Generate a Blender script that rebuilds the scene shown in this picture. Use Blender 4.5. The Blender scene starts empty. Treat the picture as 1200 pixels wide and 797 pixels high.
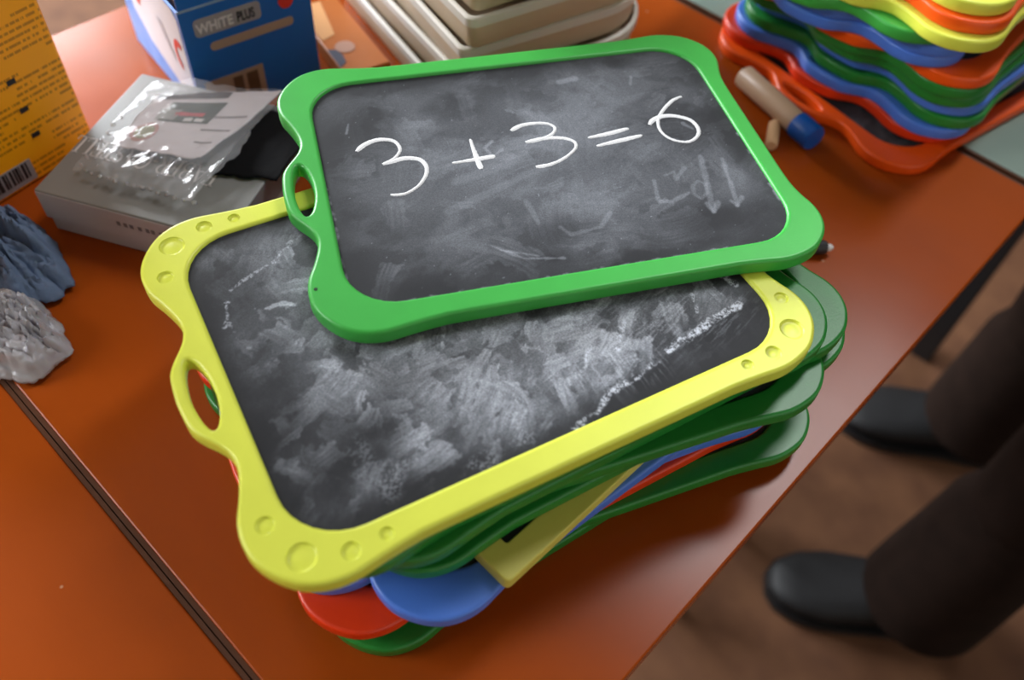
import bpy, bmesh, math, random
import numpy as np
from mathutils import Vector, Matrix
from mathutils.geometry import delaunay_2d_cdt

random.seed(7)
RNG = np.random.default_rng(7)
scene = bpy.context.scene
COL = scene.collection

T = -0.097          # desk top height
FLOOR = -0.82
THK = 0.0088        # board thickness

# ------------------------------------------------------------------ camera
# world: z up, origin at the slate centre of the yellow board, x and y along the desk's edges (metres)
cam_data = bpy.data.cameras.new('camera')
cam = bpy.data.objects.new('camera', cam_data)
COL.objects.link(cam)
WROWS = np.array([[0.71795584, 0.57653732, -0.39005657],
                  [0.69380759, -0.54737304, 0.46798909],
                  [0.05630672, -0.60661971, -0.79299564]])
Rm = WROWS @ np.diag([1, -1, -1])
M = Matrix([list(Rm[0]) + [0.18195], list(Rm[1]) + [-0.19198], list(Rm[2]) + [0.30715], [0, 0, 0, 1]])
cam.matrix_world = M
cam_data.sensor_width = 36.0
cam_data.lens = 1017.31 / 1200 * 36.0
cam_data.clip_start = 0.02
cam_data.dof.use_dof = True
cam_data.dof.focus_distance = 0.435
cam_data.dof.aperture_fstop = 5.2
scene.camera = cam

# ------------------------------------------------------------------ world, light, exposure
scene.view_settings.view_transform = 'Standard'
scene.view_settings.look = 'None'
scene.view_settings.gamma = 1.0
scene.view_settings.use_curve_mapping = False
scene.view_settings.exposure = -0.15
world = bpy.data.worlds.new('room_light')
scene.world = world
world.use_nodes = True
wb = world.node_tree.nodes['Background']
wb.inputs[0].default_value = (0.80, 0.86, 1.0, 1)
wb.inputs[1].default_value = 0.16

def area_light(name, loc, target, sx, sy, power, color):
    d = bpy.data.lights.new(name, 'AREA')
    d.shape = 'RECTANGLE'
    d.size, d.size_y, d.energy, d.color = sx, sy, power, color
    o = bpy.data.objects.new(name, d)
    COL.objects.link(o)
    o.location = loc
    o.rotation_euler = (Vector(target) - Vector(loc)).to_track_quat('-Z', 'Y').to_euler()
    return o


area_light('window_daylight', (-3.18, 0.02, 0.98), (0.0, 0.02, 0.55), 2.0, 0.95, 330, (0.92, 0.96, 1.0))
area_light('side_window_daylight', (-1.6, -1.78, 1.05), (-1.2, 0.0, 0.4), 1.3, 1.1, 75, (0.94, 0.97, 1.0))
cl = area_light('ceiling_lamp_light', (-0.06, 1.62, FLOOR + 2.95 - 0.075), (0, 0, 0), 0.34, 1.25, 38, (0.96, 0.97, 1.0))
cl.rotation_euler = (0, 0, 0)


# ------------------------------------------------------------------ materials
def srgb(r, g, b):
    f = lambda c: (c / 255 / 12.92) if c / 255 <= 0.04045 else ((c / 255 + 0.055) / 1.055) ** 2.4
    return (f(r), f(g), f(b), 1.0)


def new_mat(name):
    m = bpy.data.materials.new(name)
    m.use_nodes = True
    nt = m.node_tree
    return m, nt, nt.nodes['Principled BSDF']


def N(nt, typ, **kw):
    n = nt.nodes.new(typ)
    for k, v in kw.items():
        if k.startswith('in_'):
            n.inputs[int(k[3:])].default_value = v
        else:
            setattr(n, k, v)
    return n


def mat(name, col, rough=0.4, spec=0.5, metal=0.0, noise=0.0, nscale=60.0, bump=0.0, bscale=300.0, sss=0.0, col2=None):
    m, nt, b = new_mat(name)
    b.inputs['Base Color'].default_value = col
    b.inputs['Roughness'].default_value = rough
    b.inputs['Specular IOR Level'].default_value = spec
    b.inputs['Metallic'].default_value = metal
    tc = N(nt, 'ShaderNodeTexCoord')
    if noise:
        n = N(nt, 'ShaderNodeTexNoise')
        n.inputs['Scale'].default_value = nscale
        n.inputs['Detail'].default_value = 6
        nt.links.new(tc.outputs['Object'], n.inputs['Vector'])
        r = N(nt, 'ShaderNodeMapRange')
        r.inputs['From Min'].default_value = 0.3
        r.inputs['From Max'].default_value = 0.7
        nt.links.new(n.outputs['Fac'], r.inputs['Value'])
        mx = N(nt, 'ShaderNodeMix', data_type='RGBA')
        c2 = col2 if col2 else tuple(c * (1 - noise) for c in col[:3]) + (1,)
        mx.inputs[6].default_value = c2
        mx.inputs[7].default_value = col
        nt.links.new(r.outputs[0], mx.inputs[0])
        nt.links.new(mx.outputs[2], b.inputs['Base Color'])
    if bump:
        n2 = N(nt, 'ShaderNodeTexNoise')
        n2.inputs['Scale'].default_value = bscale
        n2.inputs['Detail'].default_value = 4
        nt.links.new(tc.outputs['Object'], n2.inputs['Vector'])
        bp = N(nt, 'ShaderNodeBump')
        bp.inputs['Strength'].default_value = bump
        bp.inputs['Distance'].default_value = 0.001
        nt.links.new(n2.outputs['Fac'], bp.inputs['Height'])
        nt.links.new(bp.outputs[0], b.inputs['Normal'])
    if sss:
        b.inputs['Subsurface Weight'].default_value = sss
        b.inputs['Subsurface Radius'].default_value = (0.003, 0.003, 0.002)
        b.inputs['Subsurface Scale'].default_value = 1.0
    return m


PL = {
    'yellow': mat('yellow_plastic', srgb(218, 226, 80), 0.36, 0.4, noise=0.06, nscale=40, bump=0.05, bscale=900),
    'green': mat('green_plastic', srgb(62, 170, 70), 0.36, 0.4, noise=0.10, nscale=45, bump=0.05, bscale=900),
    'dark_green': mat('deep_green_plastic', srgb(36, 132, 50), 0.34, 0.42, noise=0.12, nscale=40, bump=0.05, bscale=900),
    'blue': mat('blue_plastic', srgb(78, 126, 224), 0.36, 0.5, noise=0.10, nscale=40, bump=0.05, bscale=900),
    'red': mat('red_plastic', srgb(228, 58, 14), 0.36, 0.5, noise=0.08, nscale=40, bump=0.05, bscale=900),
    'orange': mat('orange_plastic', srgb(244, 88, 14), 0.36, 0.5, noise=0.08, nscale=40, bump=0.05, bscale=900),
    'olive': mat('pale_yellow_plastic', srgb(214, 206, 96), 0.4, 0.45, noise=0.08, nscale=40, bump=0.05, bscale=900),
}


def slate_material():
    m, nt, b = new_mat('chalky_slate')
    at = N(nt, 'ShaderNodeAttribute', attribute_name='chalk')
    tc = N(nt, 'ShaderNodeTexCoord')
    n = N(nt, 'ShaderNodeTexNoise')
    n.inputs['Scale'].default_value = 1500
    n.inputs['Detail'].default_value = 3
    nt.links.new(tc.outputs['Object'], n.inputs['Vector'])
    gr = N(nt, 'ShaderNodeMapRange')
    gr.inputs['From Min'].default_value = 0.3
    gr.inputs['From Max'].default_value = 0.7
    gr.inputs['To Min'].default_value = 0.65
    gr.inputs['To Max'].default_value = 1.3
    nt.links.new(n.outputs['Fac'], gr.inputs['Value'])
    mu = N(nt, 'ShaderNodeMath', operation='MULTIPLY', use_clamp=True)
    nt.links.new(at.outputs['Fac'], mu.inputs[0])
    nt.links.new(gr.outputs[0], mu.inputs[1])
    mx = N(nt, 'ShaderNodeMix', data_type='RGBA')
    mx.inputs[6].default_value = (0.013, 0.014, 0.017, 1)
    mx.inputs[7].default_value = (0.68, 0.73, 0.82, 1)
    nt.links.new(mu.outputs[0], mx.inputs[0])
    nt.links.new(mx.outputs[2], b.inputs['Base Color'])
    b.inputs['Roughness'].default_value = 0.55
    b.inputs['Specular IOR Level'].default_value = 0.25
    return m


SLATE = slate_material()
CHALK = mat('white_chalk', (0.84, 0.85, 0.87, 1), 0.9, 0.1, noise=0.25, nscale=1500)


def table_material(name, c1, c2, rough=0.3):
    m, nt, b = new_mat(name)
    tc = N(nt, 'ShaderNodeTexCoord')
    mp = N(nt, 'ShaderNodeMapping')
    mp.inputs['Scale'].default_value = (3, 9, 9)
    nt.links.new(tc.outputs['Object'], mp.inputs['Vector'])
    n = N(nt, 'ShaderNodeTexNoise')
    n.inputs['Scale'].default_value = 3.0
    n.inputs['Detail'].default_value = 6
    nt.links.new(mp.outputs[0], n.inputs['Vector'])
    mx = N(nt, 'ShaderNodeMix', data_type='RGBA')
    mx.inputs[6].default_value = c1
    mx.inputs[7].default_value = c2
    nt.links.new(n.outputs['Fac'], mx.inputs[0])
    # sparse pale specks of chalk dust
    v = N(nt, 'ShaderNodeTexVoronoi')
    v.inputs['Scale'].default_value = 28
    nt.links.new(tc.outputs['Object'], v.inputs['Vector'])
    sp = N(nt, 'ShaderNodeMapRange')
    sp.inputs['From Min'].default_value = 0.02
    sp.inputs['From Max'].default_value = 0.035
    sp.inputs['To Min'].default_value = 0.5
    sp.inputs['To Max'].default_value = 0.0
    nt.links.new(v.outputs['Distance'], sp.inputs['Value'])
    mx2 = N(nt, 'ShaderNodeMix', data_type='RGBA')
    mx2.inputs[7].default_value = srgb(205, 170, 140)
    nt.links.new(sp.outputs[0], mx2.inputs[0])
    nt.links.new(mx.outputs[2], mx2.inputs[6])
    nt.links.new(mx2.outputs[2], b.inputs['Base Color'])
    n3 = N(nt, 'ShaderNodeTexNoise')
    n3.inputs['Scale'].default_value = 12
    n3.inputs['Detail'].default_value = 5
    nt.links.new(tc.outputs['Object'], n3.inputs['Vector'])
    rr = N(nt, 'ShaderNodeMapRange')
    rr.inputs['To Min'].default_value = rough - 0.06
    rr.inputs['To Max'].default_value = rough + 0.08
    nt.links.new(n3.outputs['Fac'], rr.inputs['Value'])
    nt.links.new(rr.outputs[0], b.inputs['Roughness'])
    b.inputs['Specular IOR Level'].default_value = 0.17
    return m


DESK_M = table_material('orange_laminate', srgb(148, 64, 14), srgb(164, 73, 18), 0.22)
DESK_G = table_material('grey_green_laminate', srgb(120, 140, 130), srgb(134, 152, 142), 0.34)
EDGE_M = mat('brown_edge_band', srgb(84, 50, 30), 0.6, 0.25)
METAL_BLACK = mat('black_steel', (0.012, 0.012, 0.013, 1), 0.4, 0.5)
FLOOR_M = mat('brown_floor', srgb(106, 72, 49), 0.75, 0.25, noise=0.45, nscale=16, bump=0.2, bscale=60, col2=srgb(84, 54, 36))


# ------------------------------------------------------------------ object helpers
def link(name, me, parent=None, loc=(0, 0, 0), rotz=0.0, m=None):
    o = bpy.data.objects.new(name, me)
    COL.objects.link(o)
    o.location = loc
    o.rotation_euler = (0, 0, rotz)
    if parent is not None:
        o.parent = parent
    if m is not None and me is not None:
        me.materials.append(m)
    return o


def thing(name, label, cat, loc=(0, 0, 0), rotz=0.0, group=None):
    o = link(name, None, None, loc, rotz)
    o.empty_display_size = 0.02
    return tag(o, label, cat, group)


def tag(o, label, cat, group=None):
    o['label'] = label
    o['category'] = cat
    if group:
        o['group'] = group
    return o


def mesh_from(verts, faces, name='mesh', smooth=None):
    me = bpy.data.meshes.new(name)
    me.from_pydata([tuple(v) for v in verts], [], faces)
    me.update()
    if smooth is not None:
        for p in me.polygons:
            p.use_smooth = True
        me.set_sharp_from_angle(angle=math.radians(smooth))
    return me


def bm_mesh(bm, name='mesh', smooth=None):
    bmesh.ops.recalc_face_normals(bm, faces=bm.faces)
    me = bpy.data.meshes.new(name)
    bm.to_mesh(me)
    bm.free()
    if smooth is not None:
        for p in me.polygons:
            p.use_smooth = True
        me.set_sharp_from_angle(angle=math.radians(smooth))
    return me


def box_bm(bm, x0, x1, y0, y1, z0, z1, bev=0.0, seg=2, mtx=None):
    r = bmesh.ops.create_cube(bm, size=1.0)
    vs = r['verts']
    for v in vs:
        v.co = Vector((x0 + (v.co.x + .5) * (x1 - x0), y0 + (v.co.y + .5) * (y1 - y0), z0 + (v.co.z + .5) * (z1 - z0)))
    if bev:
        es = list({e for v in vs for e in v.link_edges})
        bmesh.ops.bevel(bm, geom=es, offset=bev, segments=seg, affect='EDGES', profile=0.5)
    if mtx is not None:
        for v in (vs if not bev else bm.verts):
            v.co = mtx @ v.co
    return bm


def box(name, dims, parent=None, m=None, bev=0.0, loc=(0, 0, 0), rotz=0.0, seg=2):
    bm = bmesh.new()
    box_bm(bm, *dims, bev=bev, seg=seg)
    return link(name, bm_mesh(bm, name, None), parent, loc, rotz, m)


def lathe(profile, n=32, axis='z'):
    """profile of (r, z) turned about z"""
    vs, fs = [], []
    for r, z in profile:
        for k in range(n):
            a = 2 * math.pi * k / n
            vs.append((r * math.cos(a), r * math.sin(a), z))
    for i in range(len(profile) - 1):
        for k in range(n):
            k2 = (k + 1) % n
            fs.append((i * n + k, i * n + k2, (i + 1) * n + k2, (i + 1) * n + k))
    fs.append(tuple(range(n - 1, -1, -1)))
    fs.append(tuple((len(profile) - 1) * n + k for k in range(n)))
    if axis == 'x':
        vs = [(z, y, -x) for x, y, z in vs]
    return vs, fs


def catmull(pts, k=4, closed=True):
    P = np.array(pts, float)
    n = len(P)
    out = []
    rng = range(n) if closed else range(n - 1)
    for i in rng:
        if closed:
            p0, p1, p2, p3 = P[(i - 1) % n], P[i], P[(i + 1) % n], P[(i + 2) % n]
        else:
            p0, p1, p2, p3 = P[max(i - 1, 0)], P[i], P[i + 1], P[min(i + 2, n - 1)]
        for j in range(k):
            t = j / k
            out.append(0.5 * ((2 * p1) + (-p0 + p2) * t + (2 * p0 - 5 * p1 + 4 * p2 - p3) * t * t + (-p0 + 3 * p1 - 3 * p2 + p3) * t ** 3))
    if not closed:
        out.append(P[-1])
    return np.array(out)


def area2(P):
    x, y = P[:, 0], P[:, 1]
    return 0.5 * np.sum(x * np.roll(y, -1) - y * np.roll(x, -1))


def inset(P, d, hole=False):
    """move a closed loop into the solid by d"""
    ccw = area2(P) > 0
    t = np.roll(P, -1, 0) - np.roll(P, 1, 0)
    t /= np.linalg.norm(t, axis=1)[:, None]
    nrm = np.c_[-t[:, 1], t[:, 0]]          # left of travel = inside when ccw
    s = 1 if ccw else -1
    if hole:
        s = -s
    return P + nrm * d * s


def point_in(p, L):
    x, y = p
    X, Y = L[:, 0], L[:, 1]
    X2, Y2 = np.roll(X, -1), np.roll(Y, -1)
    c = (Y > y) != (Y2 > y)
    with np.errstate(divide='ignore', invalid='ignore'):
        xi = X + (y - Y) / (Y2 - Y) * (X2 - X)
    return bool(np.count_nonzero(c & (x < xi)) % 2)


def fill_loops(loops):
    """triangles between an outer loop and its holes -> (points, triangles wound upwards)"""
    pts, edges = [], []
    for L in loops:
        b = len(pts)
        pts += [Vector((p[0], p[1])) for p in L]
        edges += [(b + i, b + (i + 1) % len(L)) for i in range(len(L))]
    r = delaunay_2d_cdt(pts, edges, [], 0, 1e-9)
    out = []
    for f in r[2]:
        a, b, c = (r[0][i] for i in f[:3])
        cen = ((a.x + b.x + c.x) / 3, (a.y + b.y + c.y) / 3)
        if point_in(cen, loops[0]) and not any(point_in(cen, h) for h in loops[1:]):
            up = (b.x - a.x) * (c.y - a.y) - (b.y - a.y) * (c.x - a.x) > 0
            out.append(tuple(f) if up else tuple(f)[::-1])
    return r[0], out, r[3]


def plate(outer, holes, t, bev=0.0018, flat=0.0004):
    """solid plate 0..t with rounded rims round the outline and round every hole"""
    ring = [(bev + flat, 0.0), (bev, 0.0)]
    for k in range(1, 4):
        a = k / 4 * math.pi / 2
        ring.append((bev * (1 - math.sin(a)), bev * (1 - math.cos(a))))
    ring.append((0.0, bev))
    ring += [(o, t - z) for o, z in ring[::-1]]
    V, F = [], []
    caps = ([], [])
    for li, L in enumerate([outer] + list(holes)):
        n = len(L)
        base = len(V)
        for o, z in ring:
            Q = inset(L, o, li > 0)
            V += [(q[0], q[1], z) for q in Q]
        flip = (area2(L) > 0) != (li > 0)
        for r in range(len(ring) - 1):
            for k in range(n):
                k2 = (k + 1) % n
                q = (base + r * n + k, base + r * n + k2, base + (r + 1) * n + k2, base + (r + 1) * n + k)
                F.append(q if flip else q[::-1])
        caps[0].append(list(range(base, base + n)))
        caps[1].append(list(range(base + (len(ring) - 1) * n, base + len(ring) * n)))
    for top in (0, 1):
        idx = [i for lp in caps[top] for i in lp]
        vv, tris, orig = fill_loops([np.array([V[i][:2] for i in lp]) for lp in caps[top]])
        mp = []
        for k, v in enumerate(vv):
            if orig[k]:
                mp.append(idx[orig[k][0]])
            else:
                V.append((v.x, v.y, t if top else 0.0))
                mp.append(len(V) - 1)
        for f in tris:
            g = tuple(mp[i] for i in f)
            F.append(g if top else g[::-1])
    return V, F


def rrect(hx, hy, r, k=8):
    out = []
    for cx, cy, a0 in ((hx - r, hy - r, 0), (-hx + r, hy - r, 90), (-hx + r, -hy + r, 180), (hx - r, -hy + r, 270)):
        for j in range(k + 1):
            a = math.radians(a0 + 90 * j / k)
            out.append((cx + r * math.cos(a), cy + r * math.sin(a)))
    return np.array(out)


# ------------------------------------------------------------------ small noise toolbox for the chalk dust
def vnoise(x, y, seed):
    r = np.random.default_rng(seed)
    G = r.random((128, 128))
    xi, yi = np.floor(x).astype(int), np.floor(y).astype(int)
    fx, fy = x - xi, y - yi
    fx, fy = fx * fx * (3 - 2 * fx), fy * fy * (3 - 2 * fy)
    a, b = G[yi % 128, xi % 128], G[yi % 128, (xi + 1) % 128]
    c, d = G[(yi + 1) % 128, xi % 128], G[(yi + 1) % 128, (xi + 1) % 128]
    return (a * (1 - fx) + b * fx) * (1 - fy) + (c * (1 - fx) + d * fx) * fy


def fbm(x, y, seed, octv=5, gain=0.55):
    s, a, tot = 0, 1.0, 0.0
    for k in range(octv):
        s = s + a * vnoise(x * 2 ** k + 17.3 * k, y * 2 ** k + 5.1 * k, seed + k)
        tot += a
        a *= gain
    return s / tot


def sstep(x, a, b):
    t = np.clip((x - a) / (b - a), 0, 1)
    return t * t * (3 - 2 * t)


def dist_poly(X, Y, pts):
    D = np.full(X.shape, 1e9)
    for (x0, y0), (x1, y1) in zip(pts[:-1], pts[1:]):
        dx, dy = x1 - x0, y1 - y0
        t = np.clip(((X - x0) * dx + (Y - y0) * dy) / (dx * dx + dy * dy + 1e-9), 0, 1)
        D = np.minimum(D, np.hypot(X - x0 - t * dx, Y - y0 - t * dy))
    return D


def ell(X, Y, cx, cy, rx, ry, ang=0.0, soft=0.5):
    c, s = math.cos(math.radians(ang)), math.sin(math.radians(ang))
    u, v = ((X - cx) * c + (Y - cy) * s) / rx, (-(X - cx) * s + (Y - cy) * c) / ry
    return 1 - sstep(np.hypot(u, v), 1 - soft, 1 + soft)


def patches(X, Y, seed, scale, ang, stretch, lo, hi, warp=6.0):
    wx = (fbm(X / 22, Y / 22, seed + 50, 3) - .5) * warp * 2
    wy = (fbm(X / 22, Y / 22, seed + 70, 3) - .5) * warp * 2
    c, s = math.cos(math.radians(ang)), math.sin(math.radians(ang))
    x, y = X + wx, Y + wy
    u, v = (x * c + y * s) / (scale * stretch), (-x * s + y * c) / scale
    return sstep(fbm(u + 40, v + 40, seed, 5), lo, hi)


def smears(X, Y, n, seed, centre_fn, lmin, lmax, amin, amax, angs, kmin=0.05, kmax=0.2):
    """hand-wiped smears: streaky along the wipe, fading at the start and stopping at a crisp ragged end"""
    r = np.random.default_rng(seed)
    H, Wd = X.shape
    x0, y0 = X[0, 0], Y[0, 0]
    dx, dy = X[0, 1] - X[0, 0], Y[1, 0] - Y[0, 0]
    out = np.zeros_like(X)
    rag = fbm(X / 2.2 + 7, Y / 2.2 + 3, seed + 900, 3) - 0.5
    rag2 = fbm(X / 7 + 1, Y / 7 + 5, seed + 930, 3) - 0.5
    for i in range(n):
        cx, cy = centre_fn(r)
        L = r.uniform(lmin, lmax)
        w = L * r.uniform(amin, amax)
        a = math.radians(angs[r.integers(len(angs))] + r.normal(0, 14))
        k = r.uniform(kmin, kmax) * (1 if r.random() < 0.78 else -0.9)
        cv = r.normal(0, 0.012)
        R = L * 1.25 + w
        i0, i1 = max(0, int((cx - R - x0) / dx)), min(Wd, int((cx + R - x0) / dx) + 1)
        j0, j1 = max(0, int((cy - R - y0) / dy)), min(H, int((cy + R - y0) / dy) + 1)
        if i1 <= i0 or j1 <= j0:
            continue
        px, py = X[j0:j1, i0:i1] - cx, Y[j0:j1, i0:i1] - cy
        c, s_ = math.cos(a), math.sin(a)
        u, v = px * c + py * s_, -px * s_ + py * c
        v = v - cv * u * u
        g, g2 = rag[j0:j1, i0:i1], rag2[j0:j1, i0:i1]
        along = sstep(u + g2 * L * 0.8, -L, L * 0.5) * (1 - sstep(u + g * 4 + g2 * L * 0.5, L * 0.86, L * 0.97))
        across = 1 - sstep(np.abs(v) + g * 3 + g2 * w * 1.2, w * 0.78, w * 0.98)
        st = 0.1 + 1.8 * fbm(u / 14 + i * 3.7, v / 1.0 + i * 1.3, seed + i % 7, 3)
        reg = out[j0:j1, i0:i1]
        if k > 0:
            val = k * along * across * np.clip(st, 0, 2)
            out[j0:j1, i0:i1] = np.maximum(reg, val) + 0.12 * np.minimum(reg, val)
        else:
            out[j0:j1, i0:i1] = reg * (1 - 0.8 * along * across * np.clip(st + .3, 0, 1))
    return out


def chalk_yellow(X, Y):
    big = fbm(X / 60 + 30, Y / 60 + 30, 3, 3)
    base = 0.022 + 0.05 * sstep(big, 0.30, 0.65) + 0.03 * patches(X, Y, 31, 6, 60, 2.0, 0.45, 0.72)
    def any_spot(r):
        return r.uniform(-112, 112), r.uniform(-80, 80)
    def mid_spot(r):
        return r.normal(8, 46), r.normal(-40, 24)
    def left_spot(r):
        return r.normal(-60, 26), r.normal(10, 30)
    sm = smears(X, Y, 240, 5, any_spot, 5, 17, 0.25, 0.65, (5, 30, 50, 75, 115), 0.06, 0.22)
    sm = np.maximum(sm, smears(X, Y, 240, 6, mid_spot, 4, 15, 0.25, 0.65, (5, 25, 45, 70), 0.10, 0.42))
    sm = np.maximum(sm, smears(X, Y, 90, 8, left_spot, 4, 13, 0.25, 0.6, (10, 40, 110, -20), 0.08, 0.30))
    base += sm * 0.8
    dust = ell(X, Y, 2, -46, 60, 36, 12, 0.6) + 0.35 * ell(X, Y, -62, 5, 46, 40, 0, 0.6)
    base += 0.035 * np.clip(dust, 0, 1) * (0.2 + 1.4 * fbm(X / 5 + 9, Y / 5 + 9, 41, 5))
    base = np.clip(base, 0.012, 0.62)
    # long streak runs down from the right corner; below it the slate was wiped clean
    line = [(118, -57), (106, -60.5), (91, -62), (77, -64.6), (61, -67.5), (52, -70), (42, -72.8), (31, -73.6), (22, -76.4), (15, -81.5), (2, -84)]
    lx = np.array([p[0] for p in line][::-1]); ly = np.array([p[1] for p in line][::-1])
    below = sstep(np.interp(X, lx, ly) - Y, -2.5, 3.5) * sstep(X, 0, 12)
    base *= 1 - 0.86 * below
    # clean margins and dark wiped spots
    rim = np.minimum(np.minimum(X + 118.6, 118.6 - X), np.minimum(Y + 85, 85 - Y))
    base *= 0.16 + 0.84 * sstep(rim + 10 * (fbm(X / 14, Y / 14, 91, 3) - .5), 2, 15)
    for cx, cy, rx, ry, an, k in ((-80, -52, 22, 12, 20, .75), (-104, -20, 10, 26, 0, .6), (-104, 55, 16, 22, 0, .75), (80, -70, 34, 7, -6, .5),
                                  (52, -37, 26, 4, 6, .6), (-102, -66, 14, 12, 0, .7), (-68, -80, 22, 5, 3, .7), (-100, 8, 10, 12, 0, .5), (100, -40, 12, 8, 0, .5)):
        base *= 1 - k * ell(X, Y, cx, cy, rx, ry, an, 0.6) * (0.6 + 0.7 * fbm(X / 8, Y / 8, 61, 3))
    fine = fbm(X / 0.9 + 3, Y / 0.9 + 8, 101, 3)
    base *= 0.72 + 0.56 * fine
    # thumb prints of chalk
    for cx, cy, rx, ry, an, k in ((-77, -72, 8, 6, 60, .20), (-20, -74, 9, 6, 80, .22), (-62, -63, 11, 5, 30, .16), (-40, -81, 9, 4, 8, .2),
                                  (-84, -60, 5, 12, -10, .12), (30, -40, 12, 7, 30, .15), (62, -52, 8, 6, 0, .2), (-8, -62, 10, 12, 0, .08)):
        base += k * ell(X, Y, cx, cy, rx, ry, an, 0.45) * sstep(fbm(X / 0.7, Y / 0.7, 131, 3), 0.40, 0.62) * sstep(fbm(X / 4, Y / 4, 133, 3), 0.3, 0.6)
    # chalk lines
    sp = sstep(fbm((X * .8 + Y * .6) / 0.55 + 2, (Y * .8 - X * .6) / 1.0 + 4, 151, 2), 0.36, 0.62) * sstep(fbm(X / 3, Y / 3, 155, 3), 0.25, 0.55)
    wob = 2.2 * (fbm(X / 4, Y / 4, 161, 3) - .5) * 2
    def stroke(pts, w, k, speck=True):
        d = dist_poly(X, Y, pts) + wob * 0.7
        return k * (1 - sstep(d, w * 0.4, w)) * (sp if speck else 1)
    gap = 1 - ell(X, Y, 56, -69, 4, 4)
    base += stroke(line[1:5], 2.4, 0.85) + stroke(line[4:], 2.0, 0.75) * gap
    base += stroke([(51, -45), (45, -51), (40, -58)], 2.0, 0.55) + stroke([(90, -45.7), (86, -54.7)], 1.3, 0.5)
    base += stroke([(-55, 72), (-68, 67), (-79, 59), (-95, 54), (-103, 50)], 1.3, 0.34) + stroke([(-107, 43), (-109.4, 34), (-112, 30)], 1.2, 0.4)
    base += stroke([(-109, 31), (-108.5, 21.6), (-106, 15)], 1.0, 0.3) + stroke([(110, -42.5), (112.5, -49)], 2.2, 0.65)
    base += stroke([(-82, -7), (-70, -19), (-64, -20), (-64, -12)], 1.0, 0.3) + stroke([(30, -50), (20, -60), (10, -62)], 1.2, 0.3)
    base += stroke([(-92, 33), (-84, 33), (-80, 29)], 1.0, 0.3, False)
    # fans of short scratches above the streak
    scr = sstep(fbm(X / 9 + Y / 9, (Y - X * .4) / 1.0, 171, 3), 0.54, 0.72)
    base += 0.16 * scr * ell(X, Y, 72, -52, 34, 16, -15, 0.6)
    scr2 = sstep(fbm(X / 1.1 + 5, Y / 8, 181, 3), 0.54, 0.72)
    base += 0.14 * scr2 * ell(X, Y, 30, -66, 26, 10, -10, 0.6)
    return np.clip(base, 0, 1)


def chalk_green(X, Y):
    big = fbm(X / 70 + 10, Y / 70 + 10, 203, 3)
    base = 0.014 + 0.05 * sstep(big, 0.35, 0.68) + 0.06 * patches(X, Y, 211, 24, 20, 1.6, 0.44, 0.66)
    def any_spot(r):
        return r.uniform(-112, 112), r.uniform(-80, 80)
    sm = smears(X, Y, 130, 15, any_spot, 10, 34, 0.18, 0.5, (15, 30, 60, 100, -10), 0.015, 0.065)
    base += sm
    base = np.clip(base, 0.02, 0.4)
    base += 0.06 * ell(X, Y, -20, -25, 70, 34, 10, 0.7) + 0.05 * ell(X, Y, 40, 45, 60, 26, 0, 0.7)
    rim = np.minimum(np.minimum(X + 118.6, 118.6 - X), np.minimum(Y + 85, 85 - Y))
    base *= 0.35 + 0.65 * sstep(rim + 12 * (fbm(X / 18, Y / 18, 291, 3) - .5), 2, 20)
    for cx, cy, rx, ry, an, k in ((85, -65, 34, 14, 0, .75), (-98, 50, 24, 30, 0, .65), (30, -8, 24, 10, 20, .35), (-2, -56, 20, 8, 0, .4), (100, 10, 20, 20, 0, .3)):
        base *= 1 - k * ell(X, Y, cx, cy, rx, ry, an, 0.7)
    base *= 0.85 + 0.3 * fbm(X / 1.2, Y / 1.2, 301, 3)
    def stroke(pts, w, k):
        d = dist_poly(X, Y, pts) + (fbm(X / 5, Y / 5, 261, 2) - .5) * 1.6
        return k * (1 - sstep(d, w * 0.3, w))
    A = [([(89, -15.3), (78.7, -58.7)], 2.4, .10), ([(77.5, -52), (78.7, -58.8), (84.2, -51.8)], 2.2, .12), ([(100.4, -19.9), (93.6, -56.6)], 2.0, .11),
         ([(91.5, -52.4), (93.5, -56.7), (98.3, -51.2)], 1.8, .12), ([(75.2, -37.4), (79.7, -34.1), (82.8, -37.2), (81.1, -44.1), (76, -47.7), (73.4, -43.6), (75.2, -37.4)], 1.5, .07),
         ([(55.6, -29.1), (52.3, -45.1), (59.1, -46.5), (71, -42)], 1.8, .10), ([(62.9, -26.3), (69, -24.4), (67.9, -30.4), (76, -22.7)], 1.5, .08),
         ([(-5.6, -52.6), (-1.6, -58.9), (15.2, -57.1), (23.8, -47.8)], 1.8, .08), ([(90, 14), (94, 8)], 1.4, .12), ([(-24, 20), (-29, 15), (-26, 8), (-20, 12)], 1.3, .12),
         ([(-50, -8), (-20, 0), (-15, 4)], 5, .06), ([(-60, -30), (-30, -18), (0, -6)], 4, .05), ([(-44, -58), (-30, -70), (-10, -74)], 1.2, .14), ([(-40, -62), (-22, -70)], 1, .12),
         ([(-100, 50), (-102, 42)], 1.2, .14), ([(75, 62), (72, 55)], 1.6, .10), ([(30, 65), (40, 67)], 3, .12), ([(-18, -30), (-16, -48)], 2, .07)]
    for pts, w, k in A:
        base += stroke(pts, w, k)
    dots = sstep(vnoise(X / 1.1, Y / 1.1, 333), 0.965, 0.99) * vnoise(X / 9, Y / 9, 335)
    base += 0.35 * dots
    # chalk that gathered along the rim
    edge = 1 - sstep(rim + 2.5 * (fbm(X / 4, Y / 4, 345, 3) - .5), 0.2, 1.3)
    base += 0.22 * edge * (Y < 0) * sstep(fbm(X / 6, Y / 6, 347, 3), 0.45, 0.6)
    return np.clip(base, 0, 1)


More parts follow.
